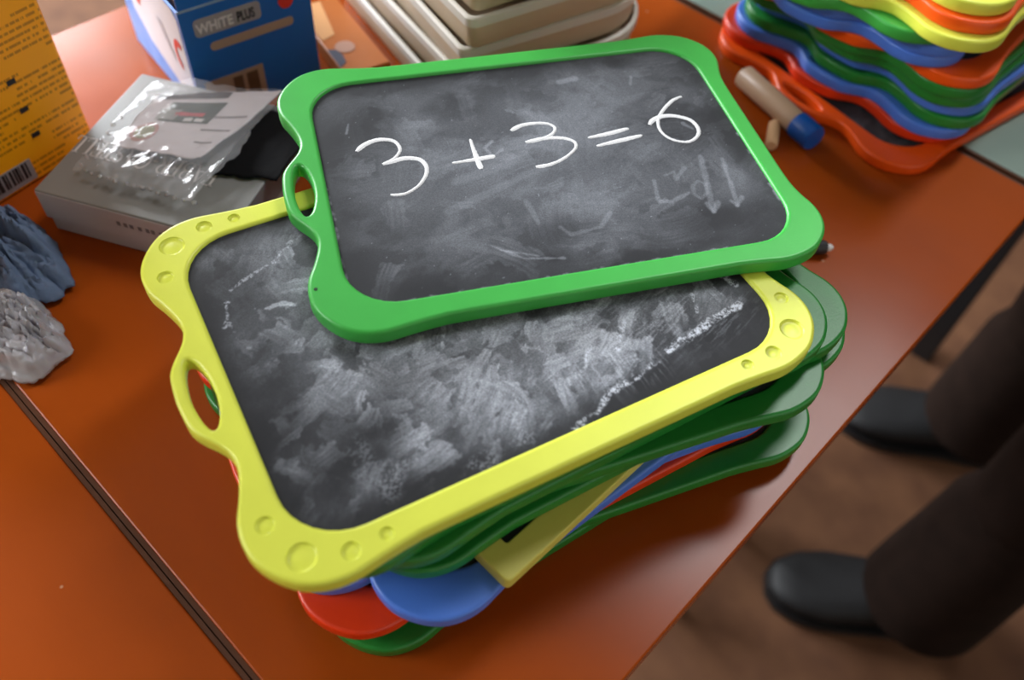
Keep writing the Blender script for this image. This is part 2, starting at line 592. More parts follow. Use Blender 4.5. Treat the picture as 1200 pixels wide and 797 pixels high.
def chalk_plain(X, Y):
    return np.clip(0.02 + 0.10 * patches(X, Y, 411, 20, 40, 2.5, 0.42, 0.7) + 0.05 * patches(X, Y, 423, 5, 10, 5.0, 0.5, 0.74), 0, 1)


# ------------------------------------------------------------------ the drawing boards
LEFT = [(-61, 98), (-78, 98.5), (-92, 100.2), (-104, 102), (-114, 101), (-123, 97), (-130.5, 89.5), (-135.5, 80.5), (-137, 72), (-136, 63), (-133, 55.5),
        (-130.5, 48.5), (-128.8, 42), (-128.5, 36.5), (-130, 31), (-133, 26), (-137, 20.5), (-140, 14.5), (-141, 6.5), (-141.3, 0)]
RIGHT = [(60, 98), (76, 98), (90, 99), (102, 100), (112, 98.5), (121, 95), (128.5, 88.5), (133, 81.5), (135, 73.5), (134.5, 65.5), (132, 57.5), (130, 48),
         (129.5, 36), (129.5, 15), (129.5, 0)]
OUT = LEFT + [(x, -y) for x, y in LEFT[-2::-1]] + [(x, -y) for x, y in RIGHT] + RIGHT[-2::-1]
OUTLINE = catmull(OUT, 3) / 1000
SLATE_HOLE = rrect(0.11865, 0.085, 0.026)
HANDLE_HOLE = catmull([(-131.5, 19.5), (-128.6, 17.0), (-126.3, 9.5), (-125.4, 0), (-126.3, -9.5), (-128.6, -17.0), (-131.5, -19.5), (-133.8, -15),
                       (-135.2, -7), (-135.6, 0), (-135.2, 7), (-133.8, 15)], 3) / 1000
DIMPLES = []
for sy in (1, -1):
    DIMPLES += [(-119, 87.2 * sy, 6.0), (-101.9, 93.2 * sy, 3.9), (-87.4, 92.8 * sy, 3.0), (-126.8, 69 * sy, 3.9),
                (118.6, 83.8 * sy, 6.0), (102, 90.8 * sy, 3.9), (87, 91 * sy, 3.0), (126.2, 66.6 * sy, 3.5)]


def circle(cx, cy, r, n=20):
    return np.array([(cx + r * math.cos(2 * math.pi * k / n), cy + r * math.sin(2 * math.pi * k / n)) for k in range(n)])


def frame_mesh(dimples):
    holes = [SLATE_HOLE, HANDLE_HOLE]
    # dished thumb marks are shallow: the rim is a ring on the frame, the dish itself a part of its own
    V, F = plate(OUTLINE, holes, THK)
    return mesh_from(V, F, 'board_frame', 32)


FRAME_ME = frame_mesh(False)


def frame_mesh_dimpled():
    """the same frame with round pits sunk in its top face"""
    V, F = plate(OUTLINE, [SLATE_HOLE, HANDLE_HOLE], THK)
    holes = [circle(x / 1000, y / 1000, r / 1000) for x, y, r in DIMPLES]
    # rebuild the top cap with the pits cut out, and line each pit with a wall
    ztop = THK
    V = [tuple(v) for v in V]
    F = [f for f in F if not all(abs(V[i][2] - ztop) < 1e-9 for i in f) or len(f) == 4]
    loops = [inset(OUTLINE, 0.0022), inset(SLATE_HOLE, 0.0022, True), inset(HANDLE_HOLE, 0.0022, True)] + holes
    vv2, tris, _ = fill_loops(loops)
    base = len(V)
    V += [(v.x, v.y, ztop) for v in vv2]
    F += [tuple(base + i for i in f) for f in tris]
    bm = bmesh.new()
    vv = [bm.verts.new(v) for v in V]
    for f in F:
        try:
            bm.faces.new([vv[i] for i in f])
        except ValueError:
            pass
    bmesh.ops.remove_doubles(bm, verts=bm.verts, dist=1e-6)
    me = bpy.data.meshes.new('dimpled_frame')
    bm.to_mesh(me)
    bm.free()
    for p in me.polygons:
        p.use_smooth = True
    me.set_sharp_from_angle(angle=math.radians(32))
    return me


def dish_mesh(r, depth=0.0011, n=20):
    prof = [(r, 0.0), (r * 0.95, -depth * 0.55), (r * 0.86, -depth * 0.92), (r * 0.74, -depth), (r * 0.5, -depth * 0.82), (r * 0.25, -depth * 0.70), (r * 0.02, -depth * 0.66)]
    vs, fs = [], []
    for q, z in prof:
        vs += [(q * math.cos(2 * math.pi * k / n), q * math.sin(2 * math.pi * k / n), z) for k in range(n)]
    for i in range(len(prof) - 1):
        for k in range(n):
            k2 = (k + 1) % n
            fs.append((i * n + k, i * n + k2, (i + 1) * n + k2, (i + 1) * n + k))
    fs.append(tuple((len(prof) - 1) * n + k for k in range(n)))
    return mesh_from(vs, fs, 'dish', 70)


def slate_mesh(fn, nx, ny):
    hx, hy = 0.1215, 0.0878
    xs, ys = np.linspace(-hx, hx, nx), np.linspace(-hy, hy, ny)
    X, Y = np.meshgrid(xs, ys)
    c = fn(X * 1000, Y * 1000).ravel()
    z1, z0 = THK - 0.0016, THK - 0.0052
    co = np.c_[X.ravel(), Y.ravel(), np.full(nx * ny, z1)]
    idx = np.arange(nx * ny).reshape(ny, nx)
    q = np.stack([idx[:-1, :-1], idx[:-1, 1:], idx[1:, 1:], idx[1:, :-1]], -1).reshape(-1, 4)
    b = len(co)
    co = np.vstack([co, [(-hx, -hy, z0), (hx, -hy, z0), (hx, hy, z0), (-hx, hy, z0)]])
    loops = np.r_[q.ravel(), [b + 3, b + 2, b + 1, b]].astype(np.int32)
    starts = np.arange(0, len(loops), 4, dtype=np.int32)
    me = bpy.data.meshes.new('slate')
    me.vertices.add(len(co))
    me.vertices.foreach_set('co', co.ravel().astype(np.float32))
    me.loops.add(len(loops))
    me.loops.foreach_set('vertex_index', loops)
    me.polygons.add(len(starts))
    me.polygons.foreach_set('loop_start', starts)
    me.update(calc_edges=True)
    a = me.attributes.new('chalk', 'FLOAT', 'POINT')
    a.data.foreach_set('value', np.r_[c, np.zeros(4)].astype(np.float32))
    me.materials.append(SLATE)
    return me


PLAIN_SLATE = slate_mesh(chalk_plain, 122, 88)


def colored(me, m):
    c = me.copy()
    c.materials.clear()
    c.materials.append(m)
    return c


FRAMES = {k: colored(FRAME_ME, m) for k, m in PL.items()}


def board(color, label, x, y, ztop, yaw, group, slate=None, frame=None, scale=1.0, name='chalkboard'):
    b = thing(name, label, 'chalkboard', (x, y, ztop - THK * scale), math.radians(yaw), group)
    b.scale = (scale, scale, 1.0)
    link('frame', frame if frame else FRAMES[color], b)
    link('slate', slate if slate else PLAIN_SLATE, b)
    return b


# ------------------------------------------------------------------ the setting: floor, desks
def struct(o):
    o['kind'] = 'structure'
    return o


RX0, RX1, RY0, RY1, CEIL = -3.2, 2.2, -1.8, 3.4, FLOOR + 2.95
WALL_M = mat('wall_paint', srgb(122, 110, 94), 0.85, 0.2, noise=0.05, nscale=5)
CEIL_M = mat('ceiling_paint', srgb(112, 107, 100), 0.9, 0.2)
FRAME_M = mat('window_frame_paint', srgb(226, 226, 224), 0.4)
struct(box('floor', (RX0 - .1, RX1 + .1, RY0 - .1, RY1 + .1, FLOOR - 0.05, FLOOR), m=FLOOR_M))
struct(box('ceiling', (RX0 - .1, RX1 + .1, RY0 - .1, RY1 + .1, CEIL, CEIL + 0.1), m=CEIL_M))
struct(box('wall_right', (RX1, RX1 + .1, RY0 - .1, RY1 + .1, FLOOR, CEIL), m=mat('bounce_wall_paint', srgb(216, 212, 202), 0.85, 0.2)))  # unseen wall, painted pale to bounce fill light onto the box fronts
struct(box('wall_back', (RX0, RX1, RY1, RY1 + .1, FLOOR, CEIL), m=WALL_M))
WY0, WY1, WZ0, WZ1 = -1.05, 1.09, FLOOR + 1.3, FLOOR + 2.30       # window opening in the left wall
bm = bmesh.new()
box_bm(bm, RX0 - .1, RX0, RY0 - .1, WY0, FLOOR, CEIL)
box_bm(bm, RX0 - .1, RX0, WY1, RY1 + .1, FLOOR, CEIL)
box_bm(bm, RX0 - .1, RX0, WY0, WY1, FLOOR, WZ0)
box_bm(bm, RX0 - .1, RX0, WY0, WY1, WZ1, CEIL)
struct(link('wall_left', bm_mesh(bm, 'wall_left'), m=WALL_M))
VX0, VX1 = -2.3, -0.9                                              # window opening in the front wall
bm = bmesh.new()
box_bm(bm, RX0, VX0, RY0 - .1, RY0, FLOOR, CEIL)
box_bm(bm, VX1, RX1, RY0 - .1, RY0, FLOOR, CEIL)
box_bm(bm, VX0, VX1, RY0 - .1, RY0, FLOOR, WZ0)
box_bm(bm, VX0, VX1, RY0 - .1, RY0, WZ1, CEIL)
struct(link('wall_front', bm_mesh(bm, 'wall_front'), m=WALL_M))
bm = bmesh.new()
for x in (VX0, VX1 - .04):
    box_bm(bm, x, x + .04, RY0 - .08, RY0 - .02, WZ0, WZ1)
for z in (WZ0, WZ1 - .04):
    box_bm(bm, VX0 + .04, VX1 - .04, RY0 - .08, RY0 - .02, z, z + .04)
win2 = struct(link('window_2', bm_mesh(bm, 'window'), m=FRAME_M))
bm = bmesh.new()
for y in (WY0, WY0 + .70, WY0 + 1.40, WY1 - .04):
    box_bm(bm, RX0 - .08, RX0 - .02, y, y + .04, WZ0, WZ1)
for z in (WZ0, WZ1 - .04):
    box_bm(bm, RX0 - .08, RX0 - .02, WY0, WY1, z, z + .04)
win = struct(link('window_1', bm_mesh(bm, 'window'), m=FRAME_M))
gm, gnt, gbs = new_mat('window_glass')
gbs.inputs['Transmission Weight'].default_value = 1.0
gbs.inputs['Roughness'].default_value = 0.02
for k in range(3):
    y = WY0 + 0.04 + k * 0.70
    box('pane', (RX0 - .053, RX0 - .047, y, y + 0.66, WZ0 + .04, WZ1 - .04), win, gm)
box('pane', (VX0 + .04, VX1 - .04, RY0 - .053, RY0 - .047, WZ0 + .04, WZ1 - .04), win2, gm)
for nm, dims in (('baseboard_back', (RX0, RX1, RY1 - .015, RY1, FLOOR, FLOOR + .08)), ('baseboard_right', (RX1 - .015, RX1, RY0, RY1 - .015, FLOOR, FLOOR + .08)),
                 ('baseboard_left', (RX0, RX0 + .015, RY0, RY1 - .015, FLOOR, FLOOR + .08))):
    struct(box(nm, dims, m=FRAME_M))
lamp = thing('ceiling_lamp', 'long flat ceiling lamp high above the desks, outside the picture', 'lamp', (-0.06, 1.62, CEIL), math.radians(90))
box('housing', (-0.65, 0.65, -0.2, 0.2, -0.07, -0.0005), lamp, FRAME_M, bev=0.004)


def desk(name, label, x0, x1, y0, y1, top_m, ztop=T, inset_=0.05, inset_near=None):
    d = thing(name, label, 'desk', ((x0 + x1) / 2, (y0 + y1) / 2, FLOOR), 0.0)
    hx, hy, h = (x1 - x0) / 2, (y1 - y0) / 2, ztop - FLOOR
    e = 0.0024                                      # brown band along the two long sides
    box('tabletop', (-hx, hx, -hy + e, hy - e, h - 0.018, h), d, top_m, bev=0.0010)
    for y in (-hy, hy - e + 0.0001):
        box('edge_band', (-hx, hx, y, y + e - 0.0001, h - 0.018, h - 0.0006), d, EDGE_M)
    lw = 0.017
    for sy in (-1, 1):
        ix = inset_near if (sy < 0 and inset_near) else inset_
        cy = sy * (hy - inset_)
        for sx in (-1, 1):
            cx = sx * (hx - ix)
            box('leg', (cx - lw, cx + lw, cy - lw, cy + lw, 0.0, h - 0.0185), d, METAL_BLACK, bev=0.002)
        box('rail', (-hx + ix + lw, hx - ix - lw, cy - 0.01, cy + 0.01, h - 0.065, h - 0.021), d, METAL_BLACK)
    return d


DX1 = 0.1535
desk('school_desk', 'orange-brown laminate desk carrying the near stack of chalkboards', -0.463, DX1, -0.1740, 0.414, DESK_M, inset_=0.11)
desk('school_desk.001', 'orange-brown laminate desk in the lower left corner, beyond the dark gap', -0.463, DX1, -0.80, -0.1746, DESK_M, inset_=0.11)
desk('school_desk.002', 'pale grey-green desk at the right behind the orange desk', -0.60, 0.155, 0.4185, 0.99, DESK_G, inset_=0.035, inset_near=0.13)

# ------------------------------------------------------------------ near stack of boards
NEAR = 'boards in the near stack'
YB = thing('chalkboard', 'lime yellow scallop-framed chalkboard with dimpled corners and smeared chalk, lying on the near stack', 'chalkboard', (0, 0, -THK), math.radians(72.4956), NEAR)
fm = frame_mesh_dimpled()
fm.materials.append(PL['yellow'])
link('frame', fm, YB)
YS = slate_mesh(chalk_yellow, 520, 376)
link('slate', YS, YB)
for r in (6.0, 3.9, 3.5, 3.0):
    dm = dish_mesh(r / 1000)
    dm.materials.append(PL['yellow'])
    for x, y, rr in DIMPLES:
        if rr == r:
            link('dimple', dm, YB, (x / 1000, y / 1000, THK))

GS = 0.93648
GB = thing('chalkboard', 'bright green chalkboard on top with the sum 3+3=6 in white chalk', 'chalkboard', (-0.0369, 0.08146, 0.009 - THK), math.radians(59.0288), NEAR)
link('frame', FRAMES['green'], GB, m=None).scale = (GS, GS, 1)
link('slate', slate_mesh(chalk_green, 480, 350), GB).scale = (GS, GS, 1)
# screw hole by the lower left corner
vs, fs = lathe([(0.0009, 0), (0.0009, 0.0002)], 12)
link('screw_hole', mesh_from(vs, fs, 'screw_hole'), GB, (-0.1247, -0.0655, THK), m=mat('hole_dark', (0.01, 0.03, 0.01, 1), 0.8))


def chalk_ribbon(strokes, width, z, seed, h=0.00025):
    """hand drawn chalk strokes in mm -> low ribbons with crumbly edges"""
    r = np.random.default_rng(seed)
    V, F = [], []
    for s in strokes:
        P = catmull(s, 14, closed=False)
        t = np.gradient(P, axis=0)
        t /= np.linalg.norm(t, axis=1)[:, None] + 1e-9
        nrm = np.c_[-t[:, 1], t[:, 0]]
        n = len(P)
        u = np.linspace(0, 1, n)
        w = width / 2 * (0.85 + 0.25 * np.sin(u * 5 + seed)) * np.minimum(1, 0.55 + 6 * np.minimum(u, 1 - u))
        a = P + nrm * (w + r.normal(0, 0.07, n))[:, None]
        b = P - nrm * (w + r.normal(0, 0.07, n))[:, None]
        k = len(V)
        for i in range(n):
            V += [(a[i, 0] / 1000, a[i, 1] / 1000, z), (P[i, 0] / 1000, P[i, 1] / 1000, z + h), (b[i, 0] / 1000, b[i, 1] / 1000, z)]
        for i in range(n - 1):
            F += [(k + 3 * i, k + 3 * i + 1, k + 3 * i + 4, k + 3 * i + 3), (k + 3 * i + 1, k + 3 * i + 2, k + 3 * i + 5, k + 3 * i + 4)]
    bm = bmesh.new()
    vv = [bm.verts.new(v) for v in V]
    for f in F:
        bm.faces.new([vv[i] for i in f])
    me = bm_mesh(bm, 'chalk', None)
    if sum(p.normal.z for p in me.polygons) < 0:
        me.flip_normals()
    return me


CH = {
    'chalk_digit': [[[(-92.7, 24.3), (-88.2, 28.5), (-81.9, 31.1), (-76, 30.6), (-71.9, 27.8), (-70.5, 22), (-72.9, 17.3), (-76.8, 14.1), (-81.4, 12.1)],
                     [(-81.4, 12.1), (-75.9, 13.4), (-68.9, 14.4), (-62.4, 12.1), (-60, 6.6), (-61.3, 0.2), (-66.1, -6.6), (-72.6, -10.9), (-77.4, -11.5), (-81.4, -10.7)]],
                    [[(-10.2, 25), (-3.4, 28.2), (5.2, 28.4), (11.2, 26.6), (13.7, 22.8), (10.8, 18.2), (3.5, 15.2), (-5.1, 14.4)],
                     [(-5.1, 14.4), (4.6, 15.5), (13.9, 14.4), (20.2, 10.6), (20.2, 5.6), (14.8, 0.4), (7.4, -3.6), (0.7, -5.2), (-5, -5.2)]],
                    [[(92.3, 35.4), (85.9, 32.9), (78.1, 26.4), (72.1, 19), (69.8, 11.8), (70.7, 5.4), (74.6, 0.4), (81.2, -2.1), (87.5, 0.8), (90.9, 6.9), (89.7, 14.2),
                      (84.6, 18.6), (78.5, 20.8), (72.2, 20.3), (67.9, 18), (65.5, 15.2)]]],
    'chalk_plus': [[[(-46.5, 6), (-35.8, 6.4), (-23.5, 7)], [(-33.1, 22.5), (-33.2, 10.8), (-33, -1.3)]]],
    'chalk_equals': [[[(28.7, 11.4), (40.7, 12.6), (53.1, 14.7)], [(31.2, 4.1), (44.1, 5.9), (58.5, 7.8)]]],
}
k = 0
for nm, lst in CH.items():
    for st in lst:
        k += 1
        link(nm, chalk_ribbon(st, 2.75, THK - 0.00155, k), GB, m=CHALK)

# (colour, label, x, y, yaw) from below the yellow board downwards
NEAR_ROWS = [
    ('dark_green', 'green chalkboard just under the lime yellow one, a pale rim at its right corner', 0.0018, 0.0148, 73.0),
    ('dark_green', 'green chalkboard reaching farthest right of the near stack, third from the top', 0.0064, 0.0333, 74.5),
    ('dark_green', 'green chalkboard whose rounded right corner sits below the upper two green ones', 0.0032, 0.0185, 65.2),
    ('dark_green', 'green chalkboard with its front corner above the plain pale yellow frame', 0.0085, 0.0395, 74.4),
    None,
    ('blue', 'light blue chalkboard with its whole front corner out of the near stack', 0.0066, 0.0273, 82.6),
    ('blue', 'blue chalkboard showing only a sliver between the lime yellow and the red one', -0.0082, 0.0163, 67.8),
    ('red', 'red chalkboard with its front corner jutting out low in the near stack', -0.0006, 0.0108, 74.4),
    ('dark_green', 'green chalkboard second from the bottom, its right corner over the desk glare', 0.0078, 0.0304, 65.6),
    ('dark_green', 'green chalkboard at the very bottom of the near stack, lying on the desk', 0.0005, 0.0141, 77.8),
]
for i, row in enumerate(NEAR_ROWS):
    if row:
        board(row[0], row[1], row[2], row[3], -(i + 1) * THK - 0.0001 * (i > 0), row[4], NEAR)
# the plain rectangular board in fifth place
PZ = -5 * THK - 0.0001
pb = thing('chalkboard', 'pale yellow rectangular chalkboard with square corners, jutting out of the near stack', 'chalkboard', (0.0165, 0.030, PZ - THK), math.radians(-1.4), NEAR)
PLX, PLY = 0.0835, 0.1065
V, F = plate(rrect(PLX, PLY, 0.003, 4), [rrect(PLX - 0.0132, PLY - 0.0122, 0.0012, 3)], THK, 0.0008)
link('frame', mesh_from(V, F, 'plain_frame', 32), pb, m=PL['olive'])
box('slate', (-PLX + 0.010, PLX - 0.010, -PLY + 0.009, PLY - 0.009, 0.0036, THK - 0.0018), pb, mat('dark_slate', (0.016, 0.016, 0.017, 1), 0.6, 0.3))

# ------------------------------------------------------------------ far stack of boards
FAR = 'boards in the far stack'
FAR_ROWS = [
    ('orange', 'orange chalkboard with its handle hole, lowest of the far stack on the desk', 0.0027, 0.4955, 79),
    ('red', 'red-orange chalkboard second from the bottom of the far stack', -0.0183, 0.5188, 88),
    ('blue', 'blue chalkboard resting on the two orange ones at the base of the far stack', -0.0073, 0.5189, 86),
    ('dark_green', 'green chalkboard between the two lower blue ones of the far stack', -0.0049, 0.5229, 87),
    ('blue', 'blue chalkboard with green ones above and below in the far stack', -0.0024, 0.5269, 84),
    ('dark_green', 'green chalkboard lying on the second blue one in the far stack', -0.0084, 0.5191, 86),
    ('dark_green', 'green chalkboard right under the dark orange one in the far stack', -0.0127, 0.5127, 88),
    ('orange', 'dark orange chalkboard at half height of the far stack, between green and blue', -0.0207, 0.5068, 92),
    ('blue', 'lower of the two bright blue chalkboards high in the far stack', -0.0508, 0.4918, 96),
    ('blue', 'upper of the two bright blue chalkboards high in the far stack', -0.0472, 0.4931, 95),
    ('green', 'green chalkboard under the yellow one near the top of the far stack', -0.0639, 0.4773, 98),
    ('yellow', 'yellow chalkboard under the bright orange one in the far stack', -0.0166, 0.4909, 88),
    ('orange', 'bright orange chalkboard between the two yellow ones of the far stack', -0.0216, 0.4963, 89),
    ('yellow', 'yellow chalkboard topmost in the far stack', -0.0274, 0.4997, 90),
]
for i, (c, lab, x, y, a) in enumerate(FAR_ROWS):
    board(c, lab, x, y, T + 0.0001 + (i + 1) * THK + 0.00002 * i, a, FAR)

# ------------------------------------------------------------------ tall amber box
CARD_A = None


def printed_card(name, c1, line, lo=0.44, line_scale=95.0, seed=0.0):
    """card with rows of illegible small print"""
    m, nt, b = new_mat(name)
    tc = N(nt, 'ShaderNodeTexCoord')
    sx = N(nt, 'ShaderNodeSeparateXYZ')
    nt.links.new(tc.outputs['Object'], sx.inputs[0])
    # rows along z
    zz = N(nt, 'ShaderNodeMath', operation='MULTIPLY'); zz.inputs[1].default_value = 1 / 0.0042
    nt.links.new(sx.outputs['Z'], zz.inputs[0])
    fr = N(nt, 'ShaderNodeMath', operation='FRACT'); nt.links.new(zz.outputs[0], fr.inputs[0])
    row = N(nt, 'ShaderNodeMath', operation='LESS_THAN'); row.inputs[1].default_value = 0.42
    nt.links.new(fr.outputs[0], row.inputs[0])
    fl_ = N(nt, 'ShaderNodeMath', operation='FLOOR'); nt.links.new(zz.outputs[0], fl_.inputs[0])
    cmb = N(nt, 'ShaderNodeCombineXYZ')
    ym = N(nt, 'ShaderNodeMath', operation='MULTIPLY'); ym.inputs[1].default_value = 620
    nt.links.new(sx.outputs['Y'], ym.inputs[0])
    nt.links.new(ym.outputs[0], cmb.inputs[0])
    fm_ = N(nt, 'ShaderNodeMath', operation='MULTIPLY'); fm_.inputs[1].default_value = 7.7
    nt.links.new(fl_.outputs[0], fm_.inputs[0])
    nt.links.new(fm_.outputs[0], cmb.inputs[1])
    n = N(nt, 'ShaderNodeTexNoise'); n.inputs['Scale'].default_value = 1.0; n.inputs['Detail'].default_value = 1
    nt.links.new(cmb.outputs[0], n.inputs['Vector'])
    g = N(nt, 'ShaderNodeMath', operation='GREATER_THAN'); g.inputs[1].default_value = lo
    nt.links.new(n.outputs['Fac'], g.inputs[0])
    # paragraphs: blocks of rows switched off
    cm2 = N(nt, 'ShaderNodeCombineXYZ')
    f3 = N(nt, 'ShaderNodeMath', operation='MULTIPLY'); f3.inputs[1].default_value = 0.31
    nt.links.new(fl_.outputs[0], f3.inputs[0]); nt.links.new(f3.outputs[0], cm2.inputs[1])
    y2 = N(nt, 'ShaderNodeMath', operation='MULTIPLY'); y2.inputs[1].default_value = 16
    nt.links.new(sx.outputs['Y'], y2.inputs[0]); nt.links.new(y2.outputs[0], cm2.inputs[0])
    n2 = N(nt, 'ShaderNodeTexNoise'); n2.inputs['Scale'].default_value = 1.0; n2.inputs['Detail'].default_value = 0
    nt.links.new(cm2.outputs[0], n2.inputs['Vector'])
    g2 = N(nt, 'ShaderNodeMath', operation='GREATER_THAN'); g2.inputs[1].default_value = 0.44
    nt.links.new(n2.outputs['Fac'], g2.inputs[0])
    m1 = N(nt, 'ShaderNodeMath', operation='MULTIPLY'); nt.links.new(row.outputs[0], m1.inputs[0]); nt.links.new(g.outputs[0], m1.inputs[1])
    m2 = N(nt, 'ShaderNodeMath', operation='MULTIPLY'); nt.links.new(m1.outputs[0], m2.inputs[0]); nt.links.new(g2.outputs[0], m2.inputs[1])
    m3 = N(nt, 'ShaderNodeMath', operation='MULTIPLY'); m3.inputs[1].default_value = 0.6
    nt.links.new(m2.outputs[0], m3.inputs[0])
    mx = N(nt, 'ShaderNodeMix', data_type='RGBA')
    mx.inputs[6].default_value = c1
    mx.inputs[7].default_value = line
    nt.links.new(m3.outputs[0], mx.inputs[0])
    nt.links.new(mx.outputs[2], b.inputs['Base Color'])
    b.inputs['Roughness'].default_value = 0.45
    return m


AMBER = printed_card('amber_printed_card', srgb(254, 168, 10), srgb(120, 66, 8))
AMBER_PLAIN = mat('amber_card', srgb(254, 168, 10), 0.45, noise=0.08, nscale=30)
INK = mat('black_ink', (0.015, 0.015, 0.017, 1), 0.5)
WHITE = mat('white_print', (0.72, 0.71, 0.70, 1), 0.5)
GREYW = mat('grey_label', srgb(150, 148, 150), 0.5)

yaw_y = math.atan2(0.012, 0.073)
ab = thing('packing_box', 'tall amber cardboard box with small print and a barcode at the left edge', 'box', (-0.329, -0.039, T), yaw_y)
# local: face x=0, runs along -y, box goes back to -x
box('carton', (-0.075, 0.0, -0.20, 0.0, 0.0005, 0.30), ab, AMBER, bev=0.0012)
box('side_panel', (-0.074, -0.001, 0.0001, 0.0006, 0.002, 0.298), ab, AMBER_PLAIN)
for z in (0.070, 0.050, 0.031):
    box('language_mark', (0.0001, 0.0005, -0.037, -0.0315, z - 0.0016, z + 0.0016), ab, INK, bev=0.0)
bc = box('barcode_label', (0.0001, 0.0004, -0.083, -0.045, 0.003, 0.0185), ab, GREYW)
r = random.Random(4)
bm = bmesh.new()
y = -0.081
while y < -0.048:
    w = r.choice([0.0006, 0.0010, 0.0016, 0.0026])
    box_bm(bm, 0.0004, 0.0006, y, y + w, 0.0065, 0.0175)
    y += w + r.choice([0.0007, 0.0011, 0.0016])
link('barcode_bars', bm_mesh(bm, 'bars'), bc, m=INK)['kind'] = 'stuff'

# ------------------------------------------------------------------ grey pastel box
ub = math.atan2(0.466, 0.885)
GRAY = mat('grey_card', srgb(126, 126, 124), 0.32, 0.5, noise=0.10, nscale=30)
GRAYL = mat('grey_card_rim', srgb(186, 178, 178), 0.35, 0.5, noise=0.08, nscale=30)
gb = thing('pastel_box', 'flat grey cardboard box with silver lettering on its lid, under a clear bag', 'box', (-0.2742, -0.0992, T), ub)
LU, LV = 0.124, 0.121
box('base_tray', (0.0015, LU - 0.0015, 0.0015, LV - 0.0015, 0.0005, 0.020), gb, GRAYL, bev=0.0008)
lid = box('lid', (0, LU, 0, LV, 0.012, 0.034), gb, GRAY, bev=0.0010)
bm = bmesh.new()
box_bm(bm, 0.0008, LU - 0.0008, -0.0004, -0.00005, 0.0125, 0.0330)
link('rim_panel', bm_mesh(bm, 'rim'), lid, m=GRAYL)
bm = bmesh.new()
for x in (0.052, 0.0565, 0.0605, 0.066, 0.071, 0.0745, 0.080):
    box_bm(bm, x, x + 0.0022, -0.0007, -0.0004, 0.0225, 0.0255)
link('side_print', bm_mesh(bm, 'print'), lid, m=mat('grey_print', srgb(110, 104, 106), 0.5))['kind'] = 'stuff'

# serif capitals drawn as strokes: each stroke is (points, width) in a unit-high em
def arc(cx, cy, rx, ry, a0, a1, n=12):
    return [(cx + rx * math.cos(math.radians(a0 + (a1 - a0) * i / n)), cy + ry * math.sin(math.radians(a0 + (a1 - a0) * i / n))) for i in range(n + 1)]


TN, TK = 0.055, 0.13
GLY = {
    'F': ([([(.18, 0), (.18, 1)], TK), ([(.02, .02), (.36, .02)], TN), ([(.02, .98), (.62, .98)], TN), ([(.60, 1), (.60, .76)], TN), ([(.18, .52), (.46, .52)], TN), ([(.46, .62), (.46, .42)], TN)], .70),
    'A': ([([(.06, 0), (.36, 1)], TN), ([(.36, 1), (.70, 0)], TK), ([(.17, .34), (.56, .34)], TN), ([(-.04, .02), (.18, .02)], TN), ([(.54, .02), (.84, .02)], TN)], .86),
    'B': ([([(.18, 0), (.18, 1)], TK), ([(.02, .02), (.34, .02)], TN), ([(.02, .98), (.34, .98)], TN), (arc(.34, .75, .22, .23, 90, -90), .09), (arc(.34, .27, .28, .25, 90, -90), .10), ([(.18, .52), (.36, .52)], TN)], .74),
    'E': ([([(.18, 0), (.18, 1)], TK), ([(.02, .02), (.62, .02)], TN), ([(.02, .98), (.60, .98)], TN), ([(.58, 1), (.58, .78)], TN), ([(.61, 0), (.61, .24)], TN), ([(.18, .52), (.44, .52)], TN), ([(.44, .62), (.44, .42)], TN)], .72),
    'R': ([([(.18, 0), (.18, 1)], TK), ([(.02, .02), (.36, .02)], TN), ([(.02, .98), (.34, .98)], TN), (arc(.34, .74, .24, .24, 90, -90), .09), ([(.18, .50), (.36, .50)], TN), ([(.36, .50), (.70, .0)], TK)], .80),
    '-': ([([(.04, .40), (.32, .40)], .08)], .40),
    'C': ([(arc(.44, .5, .36, .49, 45, 315, 18), .09), ([(.70, .98), (.70, .72)], TN)], .82),
    'S': ([(arc(.30, .74, .20, .24, 30, 270, 12) + arc(.30, .27, .22, .25, 90, -150, 12), .09)], .60),
    'T': ([([(.34, 0), (.34, 1)], TK), ([(.02, .97), (.66, .97)], TN), ([(.03, 1), (.03, .76)], TN), ([(.65, 1), (.65, .76)], TN), ([(.20, .02), (.48, .02)], TN)], .72),
    'L': ([([(.18, 0), (.18, 1)], TK), ([(.02, .02), (.60, .02)], TN), ([(.02, .98), (.34, .98)], TN), ([(.58, 0), (.58, .26)], TN)], .68),
}


def glyph_mesh(strokes, h, t):
    V, F = [], []
    for pts, w in strokes:
        P = np.array(pts, float) * h
        tg = np.gradient(P, axis=0)
        tg /= np.linalg.norm(tg, axis=1)[:, None] + 1e-12
        nn = np.c_[-tg[:, 1], tg[:, 0]] * w * h / 2
        k = len(V)
        for a, b in zip(P + nn, P - nn):
            V += [(a[0], a[1], t), (b[0], b[1], t)]
        for i in range(len(P) - 1):
            F.append((k + 2 * i, k + 2 * i + 1, k + 2 * i + 3, k + 2 * i + 2))
    return mesh_from(V, F, 'glyph')


SILVER = mat('silver_print', srgb(206, 202, 200), 0.4)
# the line reads from the right end of the lid to the left (upside down in view)
hl = 0.0150
pos = Vector((0.0775 + 0.0185, 0.052, 0.0342))
adv = 0.0
width = 0.098
word = 'FABER-CASTELL'
total = sum(GLY[c][1] for c in word) * hl * 1.0
ksp = width / total
for c in word:
    o = link('lid_letter', glyph_mesh(GLY[c][0], hl, 0.0), lid, (pos.x - adv, pos.y, pos.z), math.pi, SILVER)
    o.scale = (min(1.0, ksp * 1.05), 1, 1)
    adv += GLY[c][1] * hl * ksp


